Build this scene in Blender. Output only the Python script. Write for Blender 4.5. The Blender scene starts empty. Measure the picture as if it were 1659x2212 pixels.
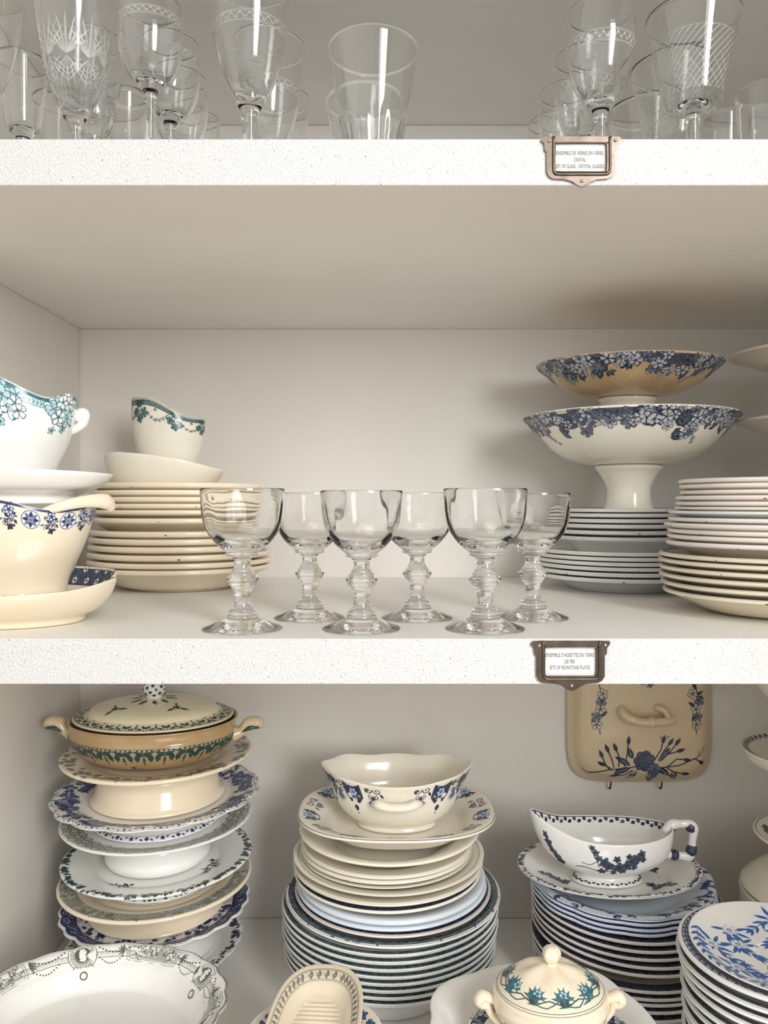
import bpy, math, random
import numpy as np
from mathutils import Vector, Matrix
from mathutils.geometry import tessellate_polygon

# ------------------------------------------------------------------ camera, light, exposure
PX, PY, F, D0, ZC = 845.0, 1086.0, 1700.0, 0.62, 1.40
S = bpy.context.scene
COL = S.collection
cam = bpy.data.cameras.new('camera'); camo = bpy.data.objects.new('camera', cam); COL.objects.link(camo)
camo.location = (0, -D0, ZC); camo.rotation_euler = (math.pi/2, 0, 0)
cam.sensor_fit = 'VERTICAL'; cam.sensor_height = 24.0; cam.lens = 24.0*F/2212.0
cam.shift_x = (829.5-PX)/2212.0; cam.shift_y = (PY-1106.0)/2212.0
cam.clip_start = 0.01
S.camera = camo
S.view_settings.view_transform = 'Standard'; S.view_settings.look = 'None'
S.view_settings.gamma = 1.0; S.view_settings.use_curve_mapping = False
S.view_settings.exposure = 0.25
S.cycles.max_bounces = 14; S.cycles.transmission_bounces = 12; S.cycles.glossy_bounces = 6
S.cycles.diffuse_bounces = 5; S.cycles.transparent_max_bounces = 12
S.cycles.use_denoising = True; S.cycles.caustics_refractive = True; S.cycles.caustics_reflective = False
S.cycles.sample_clamp_indirect = 3.0; S.cycles.blur_glossy = 0.6

w = bpy.data.worlds.new('world'); S.world = w; w.use_nodes = True
nt = w.node_tree; bg = nt.nodes['Background']
tc = nt.nodes.new('ShaderNodeTexCoord'); sp = nt.nodes.new('ShaderNodeSeparateXYZ')
rp = nt.nodes.new('ShaderNodeValToRGB'); mr = nt.nodes.new('ShaderNodeMapRange')
ax = nt.nodes.new('ShaderNodeVectorMath'); ax.operation = 'DOT_PRODUCT'; ax.inputs[1].default_value = (-0.70, -0.60, 0.10)
nt.links.new(tc.outputs['Generated'], ax.inputs[0]); nt.links.new(ax.outputs['Value'], mr.inputs['Value'])
mr.inputs['From Min'].default_value = -0.85; mr.inputs['From Max'].default_value = 0.95
nt.links.new(mr.outputs[0], rp.inputs[0]); nt.links.new(rp.outputs[0], bg.inputs[0])
# ambient gradient added: bright from the left, dim and brown to darken the right
rp.color_ramp.elements[0].color = (0.045, 0.036, 0.028, 1); rp.color_ramp.elements[1].color = (1.0, 0.99, 0.96, 1)
e_ = rp.color_ramp.elements.new(0.5); e_.color = (0.27, 0.24, 0.205, 1)
bg.inputs[1].default_value = 0.98

def area(name, loc, target, sx, sy, power, col):
    l = bpy.data.lights.new(name, 'AREA'); l.shape = 'RECTANGLE'; l.size = sx; l.size_y = sy
    l.energy = power; l.color = col
    o = bpy.data.objects.new(name, l); COL.objects.link(o); o.location = loc
    o.rotation_euler = (Vector(target)-Vector(loc)).to_track_quat('-Z', 'Y').to_euler()
    return o
area('window_light_right', (1.45, -2.6, 2.28), (-0.1, 0.2, 1.20), 0.8, 1.9, 70, (1.0, 0.99, 0.97))
area('fill_light_centre', (0.84, -1.9, 1.98), (-0.45, 0.2, 1.35), 0.5, 1.1, 7, (1.0, 0.99, 0.97))  # fill lamp added in front to brighten the left wall
area('floor_bounce_light', (0.35, -0.95, 0.22), (-0.35, 0.15, 1.5), 1.0, 0.5, 4, (1.0, 0.96, 0.91))

# ------------------------------------------------------------------ helpers
def XP(px, d): return (px-PX)*d/F
def ZP(py, d): return ZC-(py-PY)*d/F
def circ(pl, pr, Yc):
    a, b = math.atan((pl-PX)/F), math.atan((pr-PX)/F); m, h = (a+b)/2, (b-a)/2
    d = Yc+D0
    return math.tan(m)*d, math.sin(h)*d/math.cos(m)
ORD = ['first', 'second', 'third', 'fourth', 'fifth', 'sixth', 'seventh', 'eighth', 'ninth', 'tenth', 'eleventh', 'twelfth',
       'thirteenth', 'fourteenth', 'fifteenth', 'sixteenth', 'seventeenth', 'eighteenth']

MATS = {}
def node_mat(name):
    m = bpy.data.materials.new(name); m.use_nodes = True
    return m, m.node_tree, m.node_tree.nodes['Principled BSDF']
def ceramic(name, col, rough=0.16, stain=None, amt=0.5, scale=9.0, bump=0.0):
    if name in MATS: return MATS[name]
    m, t, b = node_mat(name)
    b.inputs['Roughness'].default_value = rough; b.inputs['Coat Weight'].default_value = 0.25
    b.inputs['Coat Roughness'].default_value = 0.06
    tcn = t.nodes.new('ShaderNodeTexCoord'); n = t.nodes.new('ShaderNodeTexNoise')
    n.inputs['Scale'].default_value = scale; n.inputs['Detail'].default_value = 6
    t.links.new(tcn.outputs['Object'], n.inputs['Vector'])
    r = t.nodes.new('ShaderNodeValToRGB'); r.color_ramp.elements[0].position = 0.42; r.color_ramp.elements[1].position = 0.75
    c2 = stain or tuple(c*0.90 for c in col)
    r.color_ramp.elements[0].color = (*col, 1); r.color_ramp.elements[1].color = (*[a*(1-amt)+q*amt for a, q in zip(col, c2)], 1)
    t.links.new(n.outputs['Fac'], r.inputs[0]); t.links.new(r.outputs[0], b.inputs['Base Color'])
    if bump:
        n2 = t.nodes.new('ShaderNodeTexNoise'); n2.inputs['Scale'].default_value = 60
        t.links.new(tcn.outputs['Object'], n2.inputs['Vector'])
        bp = t.nodes.new('ShaderNodeBump'); bp.inputs['Strength'].default_value = bump; bp.inputs['Distance'].default_value = 0.002
        t.links.new(n2.outputs['Fac'], bp.inputs['Height']); t.links.new(bp.outputs[0], b.inputs['Normal'])
    MATS[name] = m
    return m
def ink(name, col, vary=0.35):
    if name in MATS: return MATS[name]
    m, t, b = node_mat(name)
    b.inputs['Roughness'].default_value = 0.2
    n = t.nodes.new('ShaderNodeTexNoise'); n.inputs['Scale'].default_value = 220
    tcn = t.nodes.new('ShaderNodeTexCoord'); t.links.new(tcn.outputs['Object'], n.inputs['Vector'])
    r = t.nodes.new('ShaderNodeValToRGB'); r.color_ramp.elements[0].position = 0.35; r.color_ramp.elements[1].position = 0.7
    r.color_ramp.elements[0].color = (*col, 1); r.color_ramp.elements[1].color = (*[c+(0.55-c)*vary*0.45 for c in col], 1)
    t.links.new(n.outputs['Fac'], r.inputs[0]); t.links.new(r.outputs[0], b.inputs['Base Color'])
    MATS[name] = m
    return m

CREAM = ceramic('cream_glaze', (0.83, 0.74, 0.58), stain=(0.74, 0.60, 0.42), amt=0.35)
IVORY = ceramic('ivory_glaze', (0.84, 0.80, 0.70), stain=(0.76, 0.68, 0.54), amt=0.3)
WHITE = ceramic('white_glaze', (0.84, 0.84, 0.82), stain=(0.78, 0.77, 0.72), amt=0.3)
BLUEWHITE = ceramic('blue_white_glaze', (0.72, 0.79, 0.86), stain=(0.70, 0.75, 0.80), amt=0.3)
COOL = ceramic('cool_white_glaze', (0.80, 0.795, 0.775), stain=(0.72, 0.72, 0.70), amt=0.3)
PINKISH = ceramic('rosy_white_glaze', (0.82, 0.77, 0.71), stain=(0.76, 0.66, 0.60), amt=0.4)
TAN = ceramic('tan_stained_glaze', (0.46, 0.33, 0.18), stain=(0.38, 0.24, 0.10), amt=0.8, scale=22)
TANPALE = ceramic('pale_tan_glaze', (0.66, 0.54, 0.36), stain=(0.62, 0.47, 0.28), amt=0.6, scale=14)
LIDC = ceramic('yellowed_glaze', (0.76, 0.71, 0.52), stain=(0.66, 0.56, 0.36), amt=0.4)
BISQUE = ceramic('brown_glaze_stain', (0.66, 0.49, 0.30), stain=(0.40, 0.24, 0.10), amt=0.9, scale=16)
NAVY = ink('navy_ink', (0.014, 0.022, 0.058), 0.2); SLATE = ink('slate_ink', (0.045, 0.065, 0.11), 0.2)
TEAL = ink('teal_ink', (0.015, 0.13, 0.17)); PTEAL = ink('pale_teal_ink', (0.42, 0.62, 0.65), 0.1); PETAL = ink('pale_petal_ink', (0.50, 0.52, 0.55), 0.1)
GREEN = ink('dark_green_ink', (0.010, 0.055, 0.055), 0.12); GREY = ink('grey_ink', (0.10, 0.105, 0.09), 0.2)
PGREY = ink('pale_grey_ink', (0.36, 0.37, 0.33), 0.1); ROYAL = ink('royal_blue_ink', (0.012, 0.022, 0.13), 0.2)
BRIGHT = ink('bright_blue_ink', (0.012, 0.11, 0.42), 0.15); MIDB = ink('mid_blue_ink', (0.10, 0.16, 0.32), 0.3)
PBLUE = ink('pale_blue_ink', (0.42, 0.55, 0.74), 0.1); CHIP = ink('chipped_edge_stain', (0.10, 0.065, 0.04))
PAPERW = ink('glaze_white_reserve', (0.80, 0.80, 0.78), 0.0); PSLATE = ink('washed_slate_ink', (0.11, 0.145, 0.21), 0.4)
OLIVE = ink('olive_grey_ink', (0.16, 0.19, 0.15), 0.4); DKT = ink('dark_teal_line', (0.01, 0.05, 0.06))

def glassmat(name, col=(0.985, 0.99, 0.985), rough=0.0):
    m, t, b = node_mat(name)
    b.inputs['Base Color'].default_value = (*col, 1); b.inputs['Roughness'].default_value = rough
    b.inputs['Transmission Weight'].default_value = 1.0; b.inputs['IOR'].default_value = 1.47
    return m
GLASS = glassmat('clear_glass'); CRYSTAL = glassmat('cut_crystal_glass')
m, t, b = node_mat('frosted_cut'); b.inputs['Base Color'].default_value = (0.93, 0.95, 0.94, 1); b.inputs['Roughness'].default_value = 0.35
b.inputs['Transmission Weight'].default_value = 0.55; b.inputs['Alpha'].default_value = 0.55; FROST = m

def paint(name, col, kind):
    m, t, b = node_mat(name)
    tcn = t.nodes.new('ShaderNodeTexCoord'); b.inputs['Roughness'].default_value = 0.5
    n = t.nodes.new('ShaderNodeTexNoise'); n.inputs['Detail'].default_value = 5
    mp = t.nodes.new('ShaderNodeMapping'); t.links.new(tcn.outputs['Object'], mp.inputs['Vector']); t.links.new(mp.outputs[0], n.inputs['Vector'])
    r = t.nodes.new('ShaderNodeValToRGB')
    bp = t.nodes.new('ShaderNodeBump')
    if kind == 'front':
        n.inputs['Scale'].default_value = 620; n.inputs['Detail'].default_value = 3; n.inputs['Distortion'].default_value = 0.6
        v = t.nodes.new('ShaderNodeTexNoise'); v.inputs['Scale'].default_value = 420; v.inputs['Detail'].default_value = 1
        t.links.new(mp.outputs[0], v.inputs['Vector'])
        r.color_ramp.elements[0].position = 0.24; r.color_ramp.elements[1].position = 0.33
        r.color_ramp.elements[0].color = (0.35, 0.33, 0.30, 1); r.color_ramp.elements[1].color = (*col, 1)
        t.links.new(v.outputs['Fac'], r.inputs[0])
        bp.inputs['Strength'].default_value = 0.9; bp.inputs['Distance'].default_value = 0.0016
    else:
        mp.inputs['Scale'].default_value = (1, 1, 0.25) if kind == 'wall' else (0.3, 1, 1)
        n.inputs['Scale'].default_value = 14
        r.color_ramp.elements[0].position = 0.3; r.color_ramp.elements[1].position = 0.7
        r.color_ramp.elements[0].color = (*[c*0.97 for c in col], 1); r.color_ramp.elements[1].color = (*col, 1)
        t.links.new(n.outputs['Fac'], r.inputs[0])
        bp.inputs['Strength'].default_value = 0.15; bp.inputs['Distance'].default_value = 0.002
        b.inputs['Roughness'].default_value = 0.42
    t.links.new(n.outputs['Fac'], bp.inputs['Height']); t.links.new(bp.outputs[0], b.inputs['Normal'])
    t.links.new(r.outputs[0], b.inputs['Base Color'])
    return m
WALLP = paint('painted_panel', (0.76, 0.735, 0.69), 'wall'); SHELFP = paint('painted_shelf', (0.88, 0.87, 0.84), 'shelf')
FRONTP = paint('stippled_white_paint', (0.70, 0.71, 0.715), 'front')
m, t, b = node_mat('aged_brass'); b.inputs['Metallic'].default_value = 1.0; b.inputs['Roughness'].default_value = 0.28
n = t.nodes.new('ShaderNodeTexNoise'); n.inputs['Scale'].default_value = 90
r = t.nodes.new('ShaderNodeValToRGB'); r.color_ramp.elements[0].color = (0.08, 0.06, 0.05, 1); r.color_ramp.elements[1].color = (0.23, 0.19, 0.155, 1)
tcn = t.nodes.new('ShaderNodeTexCoord'); t.links.new(tcn.outputs['Object'], n.inputs['Vector'])
t.links.new(n.outputs['Fac'], r.inputs[0]); t.links.new(r.outputs[0], b.inputs['Base Color']); METAL = m
m, t, b = node_mat('dark_iron_wire'); b.inputs['Base Color'].default_value = (0.04, 0.035, 0.03, 1); b.inputs['Metallic'].default_value = 0.8; IRON = m
m, t, b = node_mat('paper_card'); b.inputs['Base Color'].default_value = (0.68, 0.68, 0.68, 1); b.inputs['Roughness'].default_value = 0.8; CARD = m
m, t, b = node_mat('black_print'); b.inputs['Base Color'].default_value = (0.02, 0.02, 0.02, 1); b.inputs['Roughness'].default_value = 0.8; PRINT = m
m, t, b = node_mat('screw_steel'); b.inputs['Base Color'].default_value = (0.6, 0.55, 0.5, 1); b.inputs['Metallic'].default_value = 1; b.inputs['Roughness'].default_value = 0.3; STEEL = m
m, t, b = node_mat('floor_boards'); b.inputs['Roughness'].default_value = 0.5
br = t.nodes.new('ShaderNodeTexBrick'); br.inputs['Scale'].default_value = 4; br.inputs['Mortar'].default_value = (0.2, 0.14, 0.09, 1); br.inputs['Mortar Size'].default_value = 0.006; br.inputs['Color1'].default_value = (0.42, 0.30, 0.2, 1)
br.inputs['Color2'].default_value = (0.5, 0.36, 0.24, 1); t.links.new(br.outputs[0], b.inputs['Base Color']); FLOORM = m

def tagit(o, label=None, cat=None, group=None, kind=None):
    if label: o['label'] = label
    if cat: o['category'] = cat
    if group: o['group'] = group
    if kind: o['kind'] = kind
    return o
def thing(name, label, cat, loc=(0, 0, 0), rz=0.0, group=None, tilt=(0, 0)):
    o = bpy.data.objects.new(name, None); COL.objects.link(o); o.empty_display_size = 0.02
    o.location = loc; o.rotation_euler = (tilt[0], tilt[1], rz)
    return tagit(o, label, cat, group)
def mesh_obj(name, V, Fc, mats, mi=None, parent=None, loc=None, rz=0.0, smooth=True, tilt=(0, 0)):
    me = bpy.data.meshes.new(name); me.from_pydata([tuple(v) for v in V], [], Fc)
    for mm in (mats if isinstance(mats, (list, tuple)) else [mats]): me.materials.append(mm)
    if mi is not None: me.polygons.foreach_set('material_index', mi)
    me.polygons.foreach_set('use_smooth', [smooth]*len(me.polygons))
    me.update()
    o = bpy.data.objects.new(name, me); COL.objects.link(o)
    if parent is not None: o.parent = parent
    if loc is not None: o.location = loc
    if rz or tilt != (0, 0): o.rotation_euler = (tilt[0], tilt[1], rz)
    return o
def dup(root, loc, rz=0.0, label=None, scale=1.0):
    c = root.copy(); COL.objects.link(c); c.location = loc; c.rotation_euler = (0, 0, rz); c.scale = (scale,)*3
    if label: c['label'] = label
    for ch in root.children:
        k = ch.copy(); COL.objects.link(k); k.parent = c
        for g in ch.children:
            q = g.copy(); COL.objects.link(q); q.parent = k
    return c

def chaikin(P, it=2):
    P = [np.array(p, float) for p in P]
    for _ in range(it):
        Q = [P[0]]
        for a, b_ in zip(P[:-1], P[1:]):
            Q += [a*0.75+b_*0.25, a*0.25+b_*0.75]
        Q.append(P[-1]); P = Q
    return np.array(P)
def table(pairs, sig=9):
    """smooth periodic function of the angle (degrees -> value)"""
    xs = np.array([p[0] for p in pairs], float); ys = np.array([p[1] for p in pairs], float)
    t = np.interp(np.arange(360), xs, ys, period=360)
    k = np.exp(-0.5*(np.arange(-40, 41)/sig)**2); k /= k.sum()
    t = np.convolve(np.concatenate([t[-40:], t, t[:40]]), k, 'valid')
    def f(th): return np.interp(np.degrees(th) % 360, np.arange(361), np.append(t, t[0]))
    return f

OUTSIDE = [None]
class Surf:
    """a thrown shape: profile turned round z, with oval / squared plan and a free warp"""
    def __init__(s, prof, oval=(1, 1), sup=2.0, warp=None, rim='r', it=2, n=96):
        P = chaikin(prof, it); s.r, s.z = P[:, 0], P[:, 1]
        s.S = np.concatenate([[0], np.cumsum(np.hypot(np.diff(s.r), np.diff(s.z)))])
        s.k = int(np.argmax(s.r if rim == 'r' else s.z)); s.srim = s.S[s.k]
        s.oval, s.sup, s.warp, s.n = oval, sup, warp, n
        s.dec = []; s.nv = 0
    def ev(s, th, q):
        th = np.asarray(th, float); q = np.asarray(q, float)
        r = np.interp(q, s.S, s.r); z = np.interp(q, s.S, s.z)
        c, sn = np.cos(th), np.sin(th)
        kk = 1.0 if s.sup == 2.0 else (np.abs(c)**s.sup+np.abs(sn)**s.sup)**(-1/s.sup)
        x, y = r*c*kk*s.oval[0], r*sn*kk*s.oval[1]
        OUTSIDE[0] = q > s.srim
        if s.warp: x, y, z = s.warp(x, y, z, th, r)
        return np.stack([x, y, z+0*x], -1)
    def nrm(s, th, q):
        e = 1e-4
        a = s.ev(th, q+2e-4)-s.ev(th, q-2e-4); b_ = s.ev(th+e, q)-s.ev(th-e, q)
        n = np.cross(a, b_); return n/np.maximum(np.linalg.norm(n, axis=-1, keepdims=True), 1e-12)
    # mappers
    def wrap(s, th0, d0, side=1, rot=0.0, sc=1.0):
        q = s.srim+side*d0
        L = float(np.linalg.norm(s.ev(th0+1e-3, q)-s.ev(th0-1e-3, q))/2e-3)
        L = max(L, 1e-3); cr, sr = math.cos(rot)*sc, math.sin(rot)*sc
        def m(x, y):
            X, Y = x*cr-y*sr, x*sr+y*cr
            return th0+X/L, s.srim+side*np.maximum(d0+Y, 0.0)
        return m
    def plan(s, x0=0, y0=0, rot=0.0, sc=1.0):
        cr, sr = math.cos(rot)*sc, math.sin(rot)*sc
        ri, Si = s.r[:s.k+1], s.S[:s.k+1]
        def m(x, y):
            X, Y = (x0+x*cr-y*sr)/s.oval[0], (y0+x*sr+y*cr)/s.oval[1]
            th = np.arctan2(Y, X); rr = np.hypot(X, Y)
            if s.sup != 2.0: rr = rr/((np.abs(np.cos(th))**s.sup+np.abs(np.sin(th))**s.sup)**(-1/s.sup))
            return th, np.interp(rr, ri, Si)
        return m
    # marks
    def poly(s, m, xy, mat, lift=2.0, fan=True):
        xy = np.asarray(xy, float); c = xy.mean(0)
        if fan: xy = np.vstack([xy, c])
        th, q = m(xy[:, 0], xy[:, 1]); n = len(xy)-1 if fan else len(xy)
        fs = [(i, (i+1) % n, n) for i in range(n)] if fan else [tuple(range(n))]
        s.dec.append((th, q, fs, mat, lift))
    def stroke(s, m, pts, wd, mat, lift=2.0, step=None, taper=False):
        P = np.asarray(pts, float)
        if step:
            L = np.concatenate([[0], np.cumsum(np.hypot(*np.diff(P, axis=0).T))]); k = max(2, int(L[-1]/step)+1)
            u = np.linspace(0, L[-1], k); P = np.stack([np.interp(u, L, P[:, 0]), np.interp(u, L, P[:, 1])], 1)
        if len(P) < 2: return
        T = np.gradient(P, axis=0); T /= np.maximum(np.linalg.norm(T, axis=1, keepdims=True), 1e-9)
        N = np.stack([-T[:, 1], T[:, 0]], 1); ww = np.full(len(P), wd/2)
        if taper: ww = ww*np.linspace(1, 0.15, len(P))
        A, B = P+N*ww[:, None], P-N*ww[:, None]
        xy = np.vstack([A, B]); k = len(P); th, q = m(xy[:, 0], xy[:, 1])
        s.dec.append((th, q, [(i, i+1, k+i+1, k+i) for i in range(k-1)], mat, lift))
    def band(s, d1, d2, side, mat, lift=1.2, n=None, a0=0.0, a1=2*math.pi):
        n = n or s.n*2; k = max(2, int(abs(d2-d1)/0.0025)+1)
        th = np.linspace(a0, a1, n+1); dd = np.linspace(d1, d2, k)
        TH, Q = np.meshgrid(th, s.srim+side*dd)
        fs = [(i*(n+1)+j, i*(n+1)+j+1, (i+1)*(n+1)+j+1, (i+1)*(n+1)+j) for i in range(k-1) for j in range(n)]
        s.dec.append((TH.ravel(), Q.ravel(), fs, mat, lift))
    def leaf(s, m, x, y, L, W, rot, mat, lift=2.0, n=7):
        u = np.linspace(0, 1, n); wv = np.sin(np.pi*u**0.8)*W/2
        P = np.concatenate([np.stack([u*L, wv], 1), np.stack([u[::-1]*L, -wv[::-1]], 1)[1:-1]])
        c, q = math.cos(rot), math.sin(rot)
        P = P@np.array([[c, q], [-q, c]])+np.array([x, y]); s.poly(m, P, mat, lift)
    def disc(s, m, x, y, r, mat, lift=2.0, n=9, ry=None):
        a = np.arange(n)*2*np.pi/n; s.poly(m, np.stack([x+r*np.cos(a), y+(ry or r)*np.sin(a)], 1), mat, lift)
    def flower(s, m, x, y, R, dark, light=None, n=5, rot=0.0, lift=2.2, centre=None):
        a = np.linspace(0, 2*np.pi, n*6, endpoint=False)
        def ring(k): return np.stack([x+k*R*(0.80+0.20*np.cos(n*a))*np.cos(a+rot), y+k*R*(0.80+0.20*np.cos(n*a))*np.sin(a+rot)], 1)
        s.poly(m, ring(1.0), dark, lift)
        if light:
            for k in range(n):
                t_ = rot+2*math.pi*k/n
                s.disc(m, x+0.53*R*math.cos(t_), y+0.53*R*math.sin(t_), 0.255*R, light, lift+0.7, n=7)
        s.disc(m, x, y, 0.20*R, centre or dark, lift+1.2, n=6)
    def spiral(s, m, x, y, R, wd, mat, turns=1.3, rot=0.0, hand=1, lift=2.0):
        a = np.linspace(0, turns*2*math.pi, int(12*turns)+3); r = R*(0.15+0.85*a/a[-1])
        s.stroke(m, np.stack([x+r*np.cos(hand*a+rot), y+r*np.sin(hand*a+rot)], 1), wd, mat, lift)
    def chips(s, rng, n, d=(0.0002, 0.003), mat=None, side=1, size=0.0012):
        for _ in range(n):
            mm = s.wrap(rng.uniform(0, 2*math.pi), rng.uniform(*d), side)
            s.disc(mm, 0, 0, size*rng.uniform(0.4, 1.7), mat or CHIP, 1.5, n=6, ry=size*rng.uniform(0.3, 0.8))
    def mesh(s, name, base, parent=None, loc=None, rz=0.0, tilt=(0, 0)):
        n = s.n; V = []; Fc = []; rows = []
        th = np.arange(n)*2*math.pi/n
        for i, q in enumerate(s.S):
            if s.r[i] < 1e-6:
                rows.append([len(V)]*n); V.append(s.ev(np.array([0.0]), np.array([q]))[0])
            else:
                rows.append(list(range(len(V), len(V)+n))); V.extend(s.ev(th, np.full(n, q)))
        for i in range(len(rows)-1):
            a, b_ = rows[i], rows[i+1]
            for j in range(n):
                k = (j+1) % n; f = [a[j], b_[j], b_[k], a[k]]
                g = []
                for v in f:
                    if v not in g: g.append(v)
                if len(g) > 2: Fc.append(tuple(g))
        mats = [base]; mi = [0]*len(Fc); idx = {base.name: 0}
        for (t_, q, fs, mat, lift) in s.dec:
            t_ = np.asarray(t_, float); q = np.clip(np.asarray(q, float), 1e-5, s.S[-1]-1e-5)
            P = s.ev(t_, q)+s.nrm(t_, q)*lift*1e-4
            o = len(V); V.extend(P)
            if mat.name not in idx: idx[mat.name] = len(mats); mats.append(mat)
            Fc.extend([tuple(o+v for v in f) for f in fs]); mi += [idx[mat.name]]*len(fs)
        return mesh_obj(name, V, Fc, mats, mi, parent, loc, rz, tilt=tilt)

def tube(name, pts, rad, mat, parent=None, n=12, flat=1.0, per=6, cap=True, dots=None):
    P = [Vector(p) for p in pts]; R = rad if isinstance(rad, (list, tuple)) else [rad]*len(P)
    Q = []; RR = []
    ext = [P[0]*2-P[1]]+P+[P[-1]*2-P[-2]]
    for i in range(len(P)-1):
        a, b_, c, d = ext[i:i+4]
        for k in range(per):
            t_ = k/per
            Q.append(0.5*((2*b_)+(c-a)*t_+(2*a-5*b_+4*c-d)*t_*t_+(3*b_-a-3*c+d)*t_**3)); RR.append(R[i]*(1-t_)+R[i+1]*t_)
    Q.append(P[-1]); RR.append(R[-1])
    V = []; Fc = []; up = Vector((0, 0, 1)); prev = None
    for i, p in enumerate(Q):
        T = (Q[min(i+1, len(Q)-1)]-Q[max(i-1, 0)]).normalized()
        if prev is None:
            s0 = T.cross(up); s0 = s0 if s0.length > 0.1 else T.cross(Vector((0, 1, 0)))
        else: s0 = prev-T*prev.dot(T)
        s0.normalize(); prev = s0; u0 = T.cross(s0)
        k = 1.0
        for j in range(n):
            a = 2*math.pi*j/n; V.append(p+(s0*math.cos(a)*flat+u0*math.sin(a))*RR[i]*k)
    m_ = len(Q)
    for i in range(m_-1):
        for j in range(n):
            k = (j+1) % n; Fc.append((i*n+j, i*n+k, (i+1)*n+k, (i+1)*n+j))
    if cap:
        for i, sg in ((0, -1), (m_-1, 1)):
            T = (Q[1]-Q[0]).normalized() if i == 0 else (Q[-1]-Q[-2]).normalized()
            c = len(V); V.append(Q[i]+T*sg*RR[i]*0.6)
            for j in range(n):
                k = (j+1) % n; Fc.append((c, i*n+k, i*n+j) if i == 0 else (c, i*n+j, i*n+k))
    return mesh_obj(name, V, Fc, mat, None, parent)
def box(name, lo, hi, mats, mi=None, parent=None, bevel=0.0):
    x0, y0, z0 = lo; x1, y1, z1 = hi
    V = [(x0, y0, z0), (x1, y0, z0), (x1, y1, z0), (x0, y1, z0), (x0, y0, z1), (x1, y0, z1), (x1, y1, z1), (x0, y1, z1)]
    Fc = [(0, 3, 2, 1), (4, 5, 6, 7), (0, 1, 5, 4), (1, 2, 6, 5), (2, 3, 7, 6), (3, 0, 4, 7)]
    o = mesh_obj(name, V, Fc, mats, mi, parent, smooth=False)
    if bevel:
        md = o.modifiers.new('bevel', 'BEVEL'); md.width = bevel; md.segments = 2
    return o

# ------------------------------------------------------------------ cabinet
XL, XR, YB = -0.4477, 0.64, 0.511
Z1 = ZP(1380, D0); Z1b = ZP(1478, D0); Z2b = ZP(400, D0); Z2 = ZP(300, D0); Z3b = ZP(271, YB+D0); Z0 = ZP(1983, YB+D0)
tagit(box('wall_back', (XL-0.3, YB, 0.001), (XR+0.3, YB+0.03, 2.4), WALLP), kind='structure')
tagit(box('wall_left', (XL-0.03, -0.002, 0.001), (XL, YB-0.0016, 2.4), WALLP), kind='structure')
tagit(box('wall_right', (XR, -0.002, 0.001), (XR+0.03, YB-0.0016, 2.4), WALLP), kind='structure')
tagit(box('floor', (-3, -4, -0.03), (3, YB, 0.0), FLOORM), kind='structure')
SM = [SHELFP, FRONTP]; SI = [0, 0, 1, 0, 0, 0]
for nm, z0, z1, lab in (('shelf_board', Z2b, Z2, 'upper white shelf board with stippled front edge, under the clear drinking glasses'),
                        ('shelf_board', Z1b, Z1, 'middle white shelf board with stippled front edge, carrying the six short wine glasses'),
                        ('shelf_board', Z0-0.036, Z0, 'lowest white shelf board carrying the tall stacks of plates'),
                        ('shelf_board', Z3b, Z3b+0.036, 'grey painted shelf board overhead, above the stemmed glasses')):
    tagit(box(nm, (XL+0.0004, 0, z0), (XR-0.0004, YB-0.0014, z1), SM, SI, bevel=0.0008), lab, 'shelf', 'painted shelf boards')

dr_ = thing('added_shade_door', 'cupboard door added out of view at the far right to shade the shelves', 'cupboard door', (XR, 0, 0))  # unseen open door, added to cast shade over the right side
box('door_panel', (0.002, -0.62, 0.05), (0.024, -0.004, 2.2), WALLP, None, dr_, bevel=0.002)
hn = Surf([(0, .030), (.010, .028), (.014, .020), (.009, .010), (.006, .004), (.010, 0), (0, 0)], n=32).mesh('door_knob', METAL, dr_, (0.002, -0.58, 1.1)); hn.rotation_euler = (0, -math.pi/2, 0)

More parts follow.
